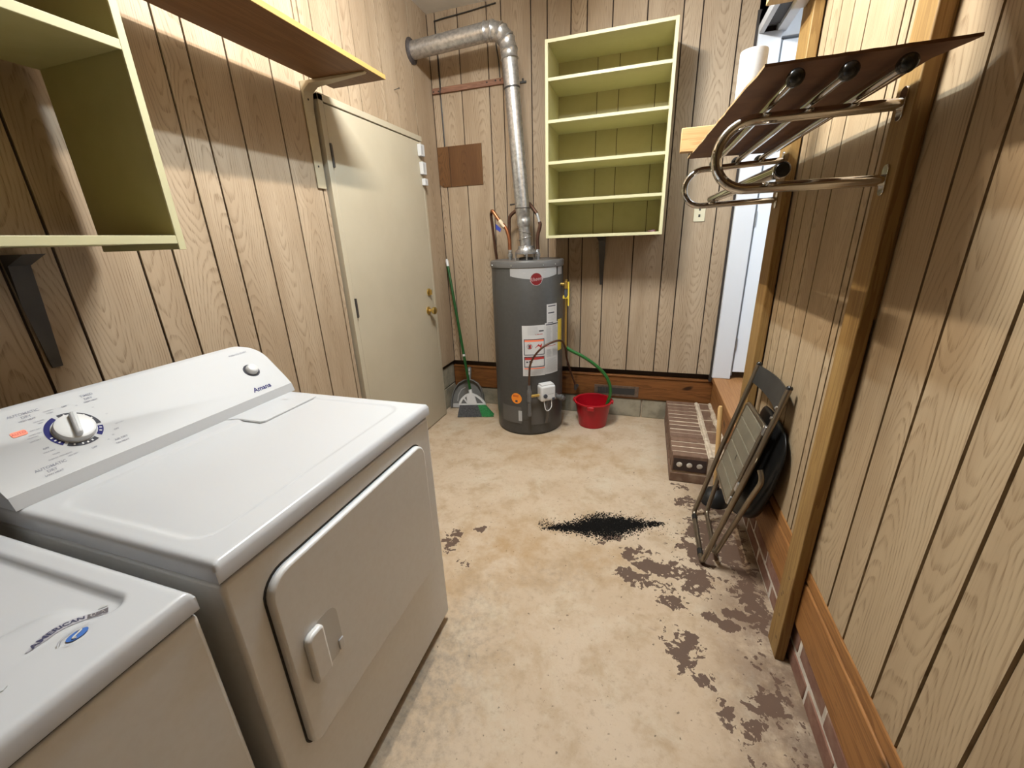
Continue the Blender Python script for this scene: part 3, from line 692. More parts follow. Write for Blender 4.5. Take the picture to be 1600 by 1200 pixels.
# door
def yz(x): return lambda u, v: (x, u, v)
MB().prism(rrect(.420,1.022,.343,.828,(.03,.06,.045,.055)), yz(DXF-.012), yz(DXF-.0045)).build('door_gap', M_SEAM, dr)
do = MB().prism(rrect(.4245,1.0185,.347,.8235,(.028,.058,.043,.052)), yz(DXF-.010), yz(DXF+.012)).build('door', M_WHITE_BODY, dr, bevel=.006, seg=3)
MB().prism(rrect(.497,.560,.500,.640,(.012,.03,.03,.012)), yz(DXF+.0118), yz(DXF+.0124)).build('handle_pocket', newmat('pocket_shade_plastic', (.50,.49,.47), .45), do)
hb = MB()
prof = rrect(.460, .506, .508, .640, (.006,.006,.010,.018))
hb.prism(prof, yz(DXF+.011), yz(DXF+.029)); hb.build('handle', M_WHITE_BODY, do, bevel=.007, seg=3)
MB().box(DXF+.012, DXF+.016, .545, .560, .505, .535).build('pocket_lip', M_WHITE_PLASTIC, do, bevel=.002)
for x, y in ((DXF-.06, DY0+.06), (DXF-.06, DY1-.06), (DXB+.06, DY0+.06), (DXB+.06, DY1-.06)):
    MB().lathe([(.018,0),(.018,.008),(.010,.010),(.010,.035)], (x,y,0), 12).build('foot', M_BLACK, dr)

# ------------------------------------------------------------------ washer
WY0, WY1, WXF, WXB, WZ = -.37, .325, -.662, -1.41, .905
wa = thing('washing_machine', 'white top-loading washer beside the dryer at the left edge', 'washer', (-1.03, -.02, 0))
MB().box(WXB, WXF-.004, WY0+.004, WY1-.003, .03, .857).build('body', M_WHITE_BODY, wa, bevel=.008, seg=3)
MB().box(WXB+.05, WXF-.05, WY0+.04, WY1-.04, 0, .032).build('base', M_SEAM, wa)
MB().box(WXB+.008, WXF-.010, WY0+.008, WY1-.008, .854, .872).build('seam', M_SEAM, wa)
def wash_h(x, y):
    fx = -.742; rr = .03
    qx = max(x-(fx-rr), 0); qy = max(y-(.288-rr), 0)
    d = math.hypot(qx, qy) - rr
    soft = .010 + 1.6*max(0.0, .270-y)*sstep(-.90, -.80, x)
    dep = .012*(1-sstep(-soft, .002, d))
    if y < WY0+.06: dep *= sstep(WY0+.02, WY0+.06, y)
    if x < WXB+.2: dep *= sstep(WXB+.18, WXB+.2, x)
    return -dep
deck('lid_deck', WXB, WXF, WY0, WY1, .866, WZ, wash_h, M_WHITE, wa, 170, 170)
for x, y in ((WXF-.06, WY0+.06), (WXF-.06, WY1-.06), (WXB+.06, WY0+.06), (WXB+.06, WY1-.06)):
    MB().lathe([(.018,0),(.018,.008),(.010,.010),(.010,.035)], (x,y,0), 12).build('foot', M_BLACK, wa)
MB().box(WXB, -1.30, WY0+.01, WY1-.005, .90, 1.085).build('console', M_CONSOLE, wa, bevel=.02, seg=4)
# sticker on the lid, following the surface
def lidz(u, v, h=.0011): return (u, v, WZ + wash_h(u, v) + h)
bc = [(-.781,.180),(-.790,.214),(-.7835,.240),(-.769,.266)]
def band_pt(t, wv, h):
    # t 0..1 along the banner, wv -.5...5 across
    P = smooth_path([(p[0], p[1], 0) for p in bc], 10); k = min(int(t*(len(P)-1)), len(P)-2); f = t*(len(P)-1)-k
    p = P[k].lerp(P[k+1], f); d = (P[k+1]-P[k]).normalized(); nrm = Vector((-d.y, d.x, 0)); nrm = nrm if nrm.x < 0 else -nrm
    q = p + nrm*wv; return lidz(q.x, q.y, h)
b_ = MB(); N_ = 24; v = []; f = []
for i in range(N_+1):
    t = i/N_; hw = .0015 + .006*min(1, t*5)
    v += [band_pt(t, -hw, .0010), band_pt(t, hw, .0010)]
for i in range(N_): f.append((2*i, 2*i+1, 2*i+3, 2*i+2))
b_.add(v, f); b_.build('sticker_banner', newmat('banner_grey', (.36,.35,.38), .5), wa)
tx = MB(); vv, ff = text2d('AMERICAN', .0125, 0, .0003)
wd = max(p[0] for p in vv)*2
tx.add([band_pt(.06 + .66*(p[0]/wd+.5), p[1]*1.0, .0016) for p in vv], ff); tx.build('sticker_lettering', newmat('banner_ink', (.05,.05,.10), .5), wa)
ex = MB(); v = []; f = []
for i in range(7):
    t = .75+.25*i/6; v += [band_pt(t, -.0065, .0014), band_pt(t, .0065, .0014)]
for i in range(6): f.append((2*i, 2*i+1, 2*i+3, 2*i+2))
ex.add(v, f); ex.build('sticker_banner_end', newmat('banner_dark', (.10,.09,.10), .5), wa)
tu = MB(); vv, ff = text2d('USA', .0115, 0, .0002); wd = max(p[0] for p in vv)*2
tu.add([band_pt(.875 + .19*(p[0]/wd), p[1], .0018) for p in vv], ff); tu.build('sticker_lettering', newmat('banner_pale', (.4,.38,.36), .5), wa)
ov = MB(); cx, cy = -.744, .2185
[ring(ov, (0,0), r_*.0125/5, (r_+1)*.0125/5, 0, 2*math.pi, lambda u,v: lidz(cx+v*.72, cy+u*1.0, .0018), 24) for r_ in range(5)]; ov.build('sticker_emblem', M_BLUEPRINT, wa)
ov = MB(); pts = [lidz(cx+.006-.012*i/10, cy+.007*math.sin((i/10-.5)*5.2), .0030) for i in range(11)]
ov.tube(pts, .0012, 6); ov.build('emblem_stroke', M_PAPER, wa)
ar = MB()
for rr in (.0165, .0195): ring(ar, (0,0), rr, rr+.0009, D(28), D(170), lambda u,v: lidz(cx-v*.80, cy+u*1.05, .0024), 20)
ring(ar, (0,0), .017, .0178, D(200), D(235), lambda u,v: lidz(cx-v*.80, cy+u*1.05, .0024), 8)
ar.build('emblem_arcs', M_INK, wa)['kind'] = 'stuff'
ts = MB().add([lidz(-.786,.262), lidz(-.779,.272), lidz(-.791,.269)], [(0,1,2)]); ts.build('sticker_triangle', M_GREYP, wa)
nt = MB().tube([lidz(-.745,.130), lidz(-.737,.140), lidz(-.740,.145)], .0007, 6).build('lid_notch', M_GREYP, wa)

# ------------------------------------------------------------------ water heater
HX, HY, HR = -.833, 2.970, .260
he = thing('water_heater', 'tall dark grey gas water heater against the back wall', 'water heater', (HX, HY, 0))
MB().lathe([(HR-.012,0.0),(HR-.010,.012),(HR-.004,.016),(HR-.004,.13),(HR,.132),(HR,1.243),(HR-.002,1.246)], (HX,HY,0), 72).build('tank_jacket', M_HEATER, he)
MB().lathe([(HR+.0005,1.240),(HR+.006,1.244),(HR+.006,1.275),(HR+.002,1.284),(HR-.010,1.288),(HR-.03,1.284),(.001,1.284)], (HX,HY,0), 72, cap=False).build('top_cap', M_HEATER_TOP, he)
for t in (-52, -8, 40, 62):
    t = D(t); MB().lathe([(.005,0),(.004,.003)], (HX+(HR+.006)*math.sin(t), HY-(HR+.006)*math.cos(t), 1.258), 8, (math.sin(t), -math.cos(t), 0)).build('screw', M_STEEL, he)
def cyl(th, z, h=.0012): return (HX+(HR+h)*math.sin(th), HY-(HR+h)*math.cos(th), z)
def cpatch(name, mat, t0, t1, z0, z1, h=.0008, parent=he, n=16, arcb=0.0, arct=0.0):
    m = MB(); v = []; f = []
    t0, t1 = D(t0), D(t1)
    for i in range(n+1):
        s = i/n; t = t0+(t1-t0)*s; sag = 4*s*(1-s)
        v += [cyl(t, z0-arcb*sag, h), cyl(t, z1-arct*sag, h)]
    for i in range(n): f.append((2*i, 2*i+2, 2*i+3, 2*i+1))
    return m.add(v, f).build(name, mat, parent)
cpatch('silver_band', M_SILVER, -11, 66, 1.190, 1.240, .0010, arcb=.022)
cpatch('band_end', M_SILVER, 70, 84, 1.185, 1.238, .0010)
# logo
R0 = (D(29), 1.168)
def cm(h): return lambda u, v: cyl(R0[0]+u/HR, R0[1]+v, h)
lg = MB(); ring(lg, (0,0), 0, .042, 0, 2*math.pi, cm(.0022), 32); lo = lg.build('logo_disc', M_REDLOGO, he)
lg = MB(); ring(lg, (0,0), .040, .043, 0, 2*math.pi, cm(.0026), 32); lg.build('logo_rim', M_GREYP, lo)
lt = MB(); add_text(lt, 'Rheem', .034, cm(.0030), 0, 0, .12, .30, .0004); lt.build('logo_lettering', newmat('logo_pale', (.40,.24,.24), .5), lo)
lt = MB(); add_text(lt, 'PR', .014, lambda u,v: cyl(D(11)+u/HR, 1.208+v, .0018)); lt.build('band_lettering', M_PAPER, he)
lt = MB(); add_text(lt, 'RPG', .012, lambda u,v: cyl(D(43)+u/HR, 1.213+v, .0018)); lt.build('band_lettering', M_PAPER, he)
# papers
pp = cpatch('label_sheet', M_PAPER, 5.5, 42, .482, .853, .0010)
p2 = cpatch('label_sheet', M_PAPER, 42.2, 70, .484, .862, .0010)
p3 = cpatch('label_sheet', M_PAPER, 45.5, 67, .850, .992, .0013)
p4 = cpatch('energy_label', M_YELLOW, 70.3, 85, .640, .872, .0010)
def bars(parent, t0, t1, z0, z1, n, mat=M_INK, frac=.35, h=.0018, rag=True):
    m = MB()
    for i in range(n):
        z = z1-(z1-z0)*(i+.5)/n; hh = (z1-z0)/n*frac/2
        te = t1 - (random.random()*.25*(t1-t0) if rag else 0)
        k = max(2, int((te-t0)/5)); v = []; f = []
        for j in range(k+1):
            t = D(t0+(te-t0)*j/k); v += [cyl(t, z-hh, h), cyl(t, z+hh, h)]
        for j in range(k): f.append((2*j, 2*j+2, 2*j+3, 2*j+1))
        m.add(v, f)
    o = m.build('print_lines', mat, parent)
    if n > 1: o['kind'] = 'stuff'
    return o
bars(pp, 14, 34, .785, .842, 7, M_GREYP); bars(pp, 32, 40, .806, .818, 1, M_INKDARK, .8, .0018, False); bars(pp, 26, 38, .785, .792, 1, M_RED, .6)
def framebox(parent, t0, t1, z0, z1, th=.006):
    cpatch('warning_frame', M_INKDARK, t0, t1, z0, z1, .0016, parent); cpatch('warning_field', M_PAPER, t0+1.2, t1-1.2, z0+th, z1-th, .0020, parent)
framebox(pp, 8, 41, .638, .756); framebox(pp, 8, 41, .548, .628)
cpatch('warning_header', M_ORANGE_S, 9.2, 39.8, .737, .750, .0024, pp); cpatch('warning_header', M_RED, 9.2, 39.8, .605, .622, .0024, pp); cpatch('warning_header', M_ORANGE_S, 8, 41, .535, .543, .0020, pp)
ic = MB(); ring(ic, (0,0), .017, .0195, 0, 2*math.pi, lambda u,v: cyl(D(17)+u/HR, .703+v, .0026), 24); ic.build('warning_icon', M_INKDARK, pp)
cpatch('warning_icon', M_RED, 15, 19.5, .688, .716, .0026, pp)
cpatch('warning_icon', M_INKDARK, 15.2, 17.5, .694, .712, .0029, pp)
fi = MB().add([cyl(D(25), .690, .0026), cyl(D(36), .690, .0026), cyl(D(37), .722, .0026), cyl(D(33.5), .708, .0026), cyl(D(31), .718, .0026), cyl(D(28.5), .705, .0026)], [(0,1,2,3),(0,3,4,5)]); fi.build('warning_icon', M_RED, pp)
bars(pp, 12, 38, .647, .680, 4, M_GREYP); bars(pp, 25, 39, .556, .600, 6, M_GREYP); cpatch('warning_icon', M_INKDARK, 11, 14.5, .583, .593, .0026, pp); cpatch('warning_icon', M_INKDARK, 16, 21, .582, .598, .0026, pp)
bars(pp, 9, 40, .490, .530, 4, M_GREYP)
cpatch('print_rule', M_INKDARK, 44, 70, .846, .853, .0020, p2)
for a, b in ((44.5, 55), (57, 69)):
    bars(p2, a, b, .705, .838, 17, M_GREYP, .6); bars(p2, a, b, .612, .672, 9, M_GREYP, .6)
bars(p2, 44, 70, .690, .697, 1, M_RED, .5); bars(p2, 44, 69, .495, .600, 13, M_GREYP, .5)
bars(p3, 48, 66, .972, .984, 1, M_INKDARK, .6); bars(p3, 48, 65, .944, .965, 3, M_GREYP); bars(p3, 48, 64, .926, .936, 1, M_INKDARK, .8); bars(p3, 48, 65, .875, .918, 5, M_GREYP, .3); bars(p3, 47, 60, .857, .865, 1, M_INKDARK, .7)
oc = MB(); ring(oc, (0,0), 0, .042, 0, 2*math.pi, lambda u,v: cyl(D(-7)+u/HR, .302+v, .0012), 28); oc = oc.build('orange_disc', M_ORANGE, he)
bars(oc, -13, -1, .312, .330, 2, M_RED, .4); cpatch('disc_mark', M_INKDARK, -9, -5, .272, .288, .0020, oc)
cpatch('access_panel', newmat('access_panel_grey', (.10,.096,.09), .4), -38, 1, .10, .235, .0016)
cpatch('metal_tag', M_GREYP, -4, 2, .12, .205, .0020); cpatch('side_tag', M_PAPER, -72, -68, .30, .36, .0012)
cpatch('access_panel', newmat('access_panel_grey2', (.085,.08,.075), .4), 17, 52, .09, .30, .0012)
# gas valve
gt = D(40); gd_ = Vector((math.sin(gt), -math.cos(gt), 0)); gl = Vector((math.cos(gt), math.sin(gt), 0)); gc = Vector((HX,HY,0))+gd_*(HR)
gv = MB().frame_box(gc - gl*.060 + Vector((0,0,.300)), gl*.120, gd_*.075, Vector((0,0,.120))).build('gas_valve', M_WHITE_PLASTIC, he, bevel=.016, seg=3)
MB().frame_box(gc - gl*.050 + gd_*.004 + Vector((0,0,.418)), gl*.10, gd_*.060, Vector((0,0,.010))).build('valve_crown', M_PAPER, gv, bevel=.004)
MB().lathe([(.015,0),(.014,.012),(.001,.013)], gc - gl*.028 + gd_*.074 + Vector((0,0,.345)), 16, gd_).build('valve_knob', M_INKDARK, gv)
MB().frame_box(gc + gl*.028 + gd_*.0745 + Vector((0,0,.306)), gl*.020, gd_*.004, Vector((0,0,.018))).build('valve_switch', M_INKDARK, gv)
MB().frame_box(gc - gl*.004 + gd_*.0745 + Vector((0,0,.352)), gl*.045, gd_*.001, Vector((0,0,.006))).build('valve_lettering', M_GREYP, gv)
MB().tube(smooth_path([gc+gd_*.05+gl*.0+Vector((0,0,.30)), gc+gd_*.055-gl*.01+Vector((0,0,.25)), gc+gd_*.050+gl*.005+Vector((0,0,.20)), gc+gd_*.008+gl*.012+Vector((0,0,.10))], 6), .009, 10).build('burner_tube', M_HEATER_TOP, he)
MB().tube(smooth_path([gc+gd_*.06-gl*.03+Vector((0,0,.30)), gc+gd_*.07-gl*.025+Vector((0,0,.24)), gc+gd_*.065+gl*.0+Vector((0,0,.222)), gc+gd_*.07+gl*.024+Vector((0,0,.25)), gc+gd_*.06+gl*.03+Vector((0,0,.30))], 6), .0035, 8).build('wire_loop', M_WHITE_PLASTIC, he)
# gas nipple, drip leg
nt_ = D(15); nd = Vector((math.sin(nt_), -math.cos(nt_), 0)); npx = Vector((HX,HY,0))+nd*(HR+.055)
MB().tube([gc-gl*.055+gd_*.035+Vector((0,0,.345)), npx+Vector((0,0,.345))], .011, 12).build('gas_nipple', M_BRASS, he)
MB().lathe([(.014,.19),(.016,.20),(.013,.215),(.013,.30),(.018,.305),(.018,.335),(.015,.345),(.018,.36),(.018,.385),(.012,.40),(.010,.43)], npx, 16).build('drip_leg', M_HEATER_TOP, he)
# flexible gas line from the drip leg round to the wall
MB().tube(smooth_path([tuple(npx+Vector((0,0,.42))), tuple(npx+Vector((.004,-.004,.50))), (-.735,2.665,.60), (-.672,2.66,.695), (-.600,2.70,.742), (-.548,2.80,.735), (-.535,2.90,.66), (-.537,2.98,.56), (-.524,3.06,.44), (-.500,3.10,.34), (-.488,3.12,.29)], 8), .0075, 10).build('gas_line', M_COPPER_DARK, he)
MB().tube([(-.488,3.12,.30),(-.488,3.12,.26),(-.488,3.225,.255)], .012, 10).build('gas_cock', M_DARKMETAL, he)
# drain valve
dt_ = D(66); dd = Vector((math.sin(dt_), -math.cos(dt_), 0)); dcn = Vector((HX,HY,.285))+dd*(HR-.002)
MB().lathe([(.026,0),(.026,.010),(.017,.012),(.017,.038),(.024,.040),(.024,.062),(.016,.064),(.016,.078),(.001,.079)], dcn, 14, dd).build('drain_valve', M_HEATER_TOP, he)
# relief valve and discharge pipe
rt = D(82); rd = Vector((math.sin(rt), -math.cos(rt), 0)); rc = Vector((HX,HY,1.115))+rd*(HR-.002)
MB().tube([rc, rc+rd*.04], .012, 12).lathe([(.017,-.03),(.017,.015),(.009,.02),(.009,.032)], rc+rd*.04, 12).build('relief_valve', M_BRASS, he)
MB().frame_box(rc+rd*.060+Vector((-.004,-.012,-.150)), (.008,0,0), (0,.024,0), (0,0,.165)).frame_box(rc+rd*.018+Vector((0,-.012,-.100)), (.045,0,0), (0,.022,0), (0,0,.020)).build('relief_tag', M_YELLOW, he)
MB().tube([rc+rd*.04+Vector((0,0,-.03)), rc+rd*.04+Vector((0,0,-.09))], .014, 10).build('relief_fitting', M_INKDARK, he)
MB().tube([rc+rd*.04+Vector((0,0,-.08)), rc+rd*.04+Vector((.002,0,-.46))], .008, 10).build('discharge_pipe', M_BRASS, he)
# draft hood
MB().lathe([(.078,1.325),(.080,1.336),(.070,1.345),(.056,1.362),(.055,1.378),(.049,1.380),(.049,1.372)], (HX-.004,HY-.01,0), 32, cap=False).build('draft_hood', M_GALV, he)
for k in range(4):
    t = D(20+90*k); MB().frame_box((HX-.004+.074*math.cos(t)-.005, HY-.01+.074*math.sin(t)-.005, 1.282), (.010,0,0), (0,.010,0), (0,0,.05)).build('hood_leg', M_GALV, he)
MB().lathe([(.050,1.284),(.050,1.30),(.030,1.302)], (HX-.004,HY-.01,0), 24).build('flue_collar', M_SEAM, he)
# water nipples and lines
def nip(x, y):
    MB().lathe([(.013,1.283),(.013,1.305),(.018,1.306),(.018,1.326),(.012,1.330),(.014,1.352),(.011,1.356)], (x,y,0), 12).build('water_nipple', M_STEEL, he)
nip(-.965, 2.985); nip(-.755, 2.985)
MB().tube(smooth_path([(-.965,2.985,1.35),(-.968,2.985,1.43),(-.992,2.987,1.505),(-1.042,2.99,1.560),(-1.085,2.995,1.618),(-1.100,3.0,1.622)], 8), .0125, 10).build('water_line', M_COPPER, he)
MB().tube([(-1.000,2.988,1.512),(-1.040,2.99,1.557)], .0150, 10).build('line_sleeve', newmat('masking_tape',(.68,.55,.38),.7), he)
tg = MB().add([(-1.062,2.975,1.535),(-1.022,2.97,1.502),(-1.030,2.968,1.478),(-1.062,2.972,1.500),(-1.062,2.977,1.535),(-1.022,2.972,1.502),(-1.030,2.970,1.478),(-1.062,2.974,1.500)], [(0,1,2,3),(7,6,5,4),(0,4,5,1),(1,5,6,2),(2,6,7,3),(3,7,4,0)]).build('blue_tag', M_BLUE, he)
MB().tube(smooth_path([(-1.100,3.0,1.62),(-1.112,3.02,1.600),(-1.112,3.03,1.55),(-1.112,3.10,1.30),(-1.112,3.19,1.10)], 6), .0105, 10).build('supply_pipe', M_COPPER_DARK, he)
MB().tube(smooth_path([(-.755,2.985,1.352),(-.757,2.985,1.43),(-.738,2.988,1.51),(-.742,2.99,1.535)], 6), .0125, 10).build('water_line', M_COPPER_DARK, he)
MB().tube(smooth_path([(-.742,2.99,1.53),(-.752,2.992,1.565),(-.762,2.995,1.592)], 6), .009, 10).build('line_sleeve', M_SILVER, he)
MB().tube(smooth_path([(-.762,2.995,1.590),(-.810,3.02,1.645),(-.84,3.06,1.662),(-.90,3.09,1.645),(-.955,3.09,1.615),(-.990,3.09,1.585),(-.998,3.09,1.53),(-1.0,3.09,1.29),(-1.0,3.17,1.15)], 8), .0125, 10).build('supply_pipe', M_COPPER_DARK, he)
MB().tube([(-.985,3.09,1.665),(-.93,3.08,1.668),(-.905,3.08,1.63)], .006, 8).build('pipe_hanger', M_DARKMETAL, he)

# vent pipe (own thing: three lengths and an elbow)
vp = thing('vent_pipe', 'galvanised steel flue pipe running from the heater up to the left wall', 'pipe', (-.84, HY-.01, 1.38))
B0 = Vector((-.837, 2.958, 1.375)); T0 = Vector((-.921, 2.972, 2.50)); vd = (T0-B0).normalized()
def at(z): return B0 + vd*((z-B0.z)/vd.z)
MB().tube([at(1.374), at(1.52)], .040, 24).build('flue_connector', M_GALV, vp)
for z, tilt in ((1.43, .012), (1.475, -.014)):
    c = at(z); MB().tube([c+Vector((.043*math.cos(t), .043*math.sin(t), tilt*math.cos(t))) for t in [2*math.pi*k/24 for k in range(25)]], .003, 6).build('wire_wrap', M_STEEL, vp)
MB().tube([at(1.505), at(1.522), at(1.548), at(1.552), at(1.585), at(1.59), at(1.62)], [.0415,.047,.047,.0455,.0455,.049,.049], 24).build('reducer', M_GALV, vp)
MB().tube([at(1.615), at(2.40)], .0495, 28).build('straight_length', M_GALV, vp)
MB().tube([at(2.335), at(2.343), at(2.351)], [.050,.0525,.050], 28).build('seam_ring', M_DARKMETAL, vp)
MB().tube([at(2.345), at(2.50)], .0515, 28).build('straight_length', M_GALV, vp)
e1 = at(2.50); cz = 2.665
el = [e1, Vector((-.924,2.972,2.545)), Vector((-.938,2.972,2.600)), Vector((-.975,2.972,2.645)), Vector((-1.030,2.972,2.662)), Vector((-1.075,2.972,2.662))]
for i, (a, b) in enumerate(zip(el[:-1], el[1:])):
    d = (b-a).normalized(); MB().tube([a-d*.006, a-d*.001, a+d*.006, b-d*.006, b+d*.001, b+d*.006], [.052,.0575,.0525,.0525,.0575,.052], 28).build('elbow_gore', M_GALV, vp)
MB().tube([Vector((-1.07,2.972,2.662)), Vector((-1.605,2.972,2.640))], .0515, 28).build('straight_length', M_GALV, vp)
MB().lathe([(.075,0),(.075,.004),(.060,.008),(.055,.014)], (XL+.001, 2.972, 2.638), 28, (1,0,0)).build('wall_collar', mat_mottle('sooty_collar', (.10,.085,.08), (.05,.04,.038), 18, rough=.6, metal=.4), vp)
MB().tube([at(1.628)+Vector((.052*math.cos(t), .052*math.sin(t), 0)) for t in [2*math.pi*k/24 for k in range(25)]], .003, 6).build('clamp_ring', M_DARKMETAL, vp)

# ------------------------------------------------------------------ bucket and hose
BX, BY = -.335, 3.050
bu = thing('bucket', 'red plastic bucket on the floor right of the water heater', 'bucket', (BX, BY, 0))
MB().lathe([(.100,.0),(.108,.004),(.137,.190),(.139,.196),(.150,.198),(.150,.208),(.140,.210),(.133,.206),(.131,.190),(.103,.012),(.001,.012)], (BX,BY,0), 48, cap=False).lathe([(.001,.0005),(.106,.0005)], (BX,BY,0), 48, cap=False).build('shell', M_BUCKET, bu)
sp = D(-95); MB().add([], []).lathe([(.0,0)], (0,0,0), 3, cap=False) if False else None
MB().frame_box((BX-.028, BY-.158, .168), (.056,0,0), (0,.022,0), (0,0,.034)).build('spout_lip', M_BUCKET, bu, bevel=.006)
for s in (-1, 1):
    MB().frame_box((BX+s*.148-.010, BY-.016, .186), (.020,0,0), (0,.032,0), (0,0,.026)).build('handle_lug', M_BUCKET, bu, bevel=.004)
ho = tag(MB().tube(smooth_path([(-.545,2.955,.665),(-.545,2.950,.658),(-.500,2.955,.625),(-.430,2.965,.590),(-.365,2.985,.545),(-.300,3.01,.487),(-.245,3.03,.420),(-.212,3.04,.345),(-.205,3.045,.270),(-.222,3.048,.190),(-.245,3.05,.12)], 8), .0125, 12).build('drain_hose', M_GREENHOSE, org=(-.4,2.97,.5)), 'green hose arching from the water heater into the red bucket', 'hose')

# ------------------------------------------------------------------ broom and dustpan
br = thing('broom', 'green handled broom with white cap leaning in the back left corner', 'broom', (-1.31, 2.965, 0))
hb0, hb1 = Vector((-1.372,3.005,.215)), Vector((-1.585,3.205,1.235))
hd_ = (hb1-hb0).normalized()
MB().tube([hb0-hd_*.03, hb1], .0115, 12).build('handle', M_BROOMGREEN, br)
MB().tube([hb1-hd_*.001, hb1+hd_*.045, hb1+hd_*.058], [.0118,.0118,.007], 12).build('handle_tip', M_WHITE_PLASTIC, br)
MB().lathe([(.0125,0),(.0125,.018)], hb0+hd_*.30, 12, hd_).build('handle_label', M_PAPER, br)
MB().tube([hb0-hd_*.06, hb0+hd_*.012], .0155, 12).build('socket', M_WHITE_PLASTIC, br)
# white cap: arch with two windows
cx0 = Vector((-1.355, 2.985, .125)); ux = Vector((.965,.262,0)).normalized(); uz = Vector((-.20,.19,.96)).normalized(); un = ux.cross(uz).normalized()
def cp(u, v, h): return tuple(cx0 + ux*u + uz*v + un*h)
cap = MB()
outer = [(-.108,-.03),(-.10,-.005),(-.08,.024),(-.045,.052),(-.02,.064),(.02,.064),(.05,.050),(.085,.020),(.105,-.012),(.110,-.03)]
MBp = MB()
def bar(u0, v0, u1, v1, wd):
    a, b = Vector((u0,v0)), Vector((u1,v1)); d = (b-a).normalized(); n_ = Vector((-d.y,d.x))*wd/2
    P = [a-n_, b-n_, b+n_, a+n_]; cap.prism([tuple(p) for p in P], lambda u,v: cp(u,v,-.012), lambda u,v: cp(u,v,.012))
for p_, q_ in zip(outer[:-1], outer[1:]): bar(*p_, *q_, .018)
bar(-.110, -.028, .112, -.028, .022); bar(-.015, .06, -.020, -.03, .042); bar(.010, .06, .022, -.03, .042); bar(-.062,.030,-.030,-.026,.012)
cap.build('cap', M_WHITE_PLASTIC, br, bevel=.002)
bv = MB(); n_ = 46
def brist(u0, u1, lo, nb, mat, name):
    m = MB()
    for i in range(nb):
        t0, t1 = i/nb, (i+.92)/nb
        for lay in (-.012, 0, .012):
            a0_, a1_ = u0[0]+(u0[1]-u0[0])*t0, u0[0]+(u0[1]-u0[0])*t1
            b0_, b1_ = u1[0]+(u1[1]-u1[0])*t0, u1[0]+(u1[1]-u1[0])*t1
            j = random.uniform(-.002,.002)
            top = [Vector(cp(a0_, -.028, lay)), Vector(cp(a1_, -.028, lay))]
            def flo(b, l):
                p = cx0 + ux*b + un*(l*2.0); return Vector((p.x+.02*0, p.y-.03, .003+abs(j)))
            bot = [flo(b0_, lay+j), flo(b1_, lay+j)]
            hh = un*.0025
            m.add([top[0]-hh, top[1]-hh, bot[1]-hh, bot[0]-hh, top[0]+hh, top[1]+hh, bot[1]+hh, bot[0]+hh], [(0,1,2,3),(7,6,5,4),(0,4,5,1),(1,5,6,2),(2,6,7,3),(3,7,4,0)])
    o = m.build(name, mat, br, smooth=False); return o
o = brist((-.108, .048), (-.118, .095), 0, 30, M_BRISTLE, 'bristles'); o['kind'] = 'stuff'
o = brist((.048, .110), (.095, .198), 0, 14, M_BRISTLE_G, 'bristles'); o['kind'] = 'stuff'; lab(o, 'green bristles')

du = thing('dustpan', 'grey plastic dustpan standing on edge behind the broom', 'dustpan', (-1.46, 3.12, 0))
c0 = Vector((-1.455, 3.115, .004)); ux = Vector((.985,.17,0)).normalized(); uz = Vector((-.02,.30,.95)).normalized(); un = ux.cross(uz).normalized()
def dp(u, v, h): return tuple(c0 + ux*u + uz*v + un*h)
shape = [(-.150,.0),(-.150,.06),(-.142,.12),(-.122,.18),(-.088,.228),(-.042,.255),(.0,.262),(.042,.255),(.088,.228),(.122,.18),(.142,.12),(.150,.06),(.150,.0)]
MB().prism(shape, lambda u,v: dp(u,v,-.003), lambda u,v: dp(u,v,.003)).build('pan', M_DUSTPAN, du, bevel=.001)
rim = MB()
for p_, q_ in zip(shape[:-1], shape[1:]):
    rim.add([dp(*p_,-.003), dp(*q_,-.003), dp(*q_,.040), dp(*p_,.040), dp(p_[0]*.96,p_[1]*.97,-.003), dp(q_[0]*.96,q_[1]*.97,-.003), dp(q_[0]*.96,q_[1]*.97,.040), dp(p_[0]*.96,p_[1]*.97,.040)], [(0,1,2,3),(7,6,5,4),(3,2,6,7),(0,4,5,1)])
rim.build('rim', M_DUSTPAN, du)
MB().prism([(-.138,.002),(.138,.002),(.138,.038),(-.138,.038)], lambda u,v: dp(u,v,.003), lambda u,v: dp(u,v,.010)).build('lip', M_DUSTLIP, du, bevel=.002)
MB().tube([dp(-.098,.060,.006), dp(-.090,.12,.006), dp(-.066,.165,.006), dp(-.03,.185,.006)], .005, 8).build('ridge', M_DUSTLIP, du)
MB().prism(rrect(-.016,.016,.250,.370,.014), lambda u,v: dp(u,v,-.006), lambda u,v: dp(u,v,.010)).build('handle', M_DUSTPAN, du, bevel=.003)
for v_ in (.345, .310): MB().prism(rrect(-.007,.007,v_-.011,v_+.011,.006), lambda u,v: dp(u,v,.0095), lambda u,v: dp(u,v,.0112)).build('handle_hole', M_DUSTLIP, du)

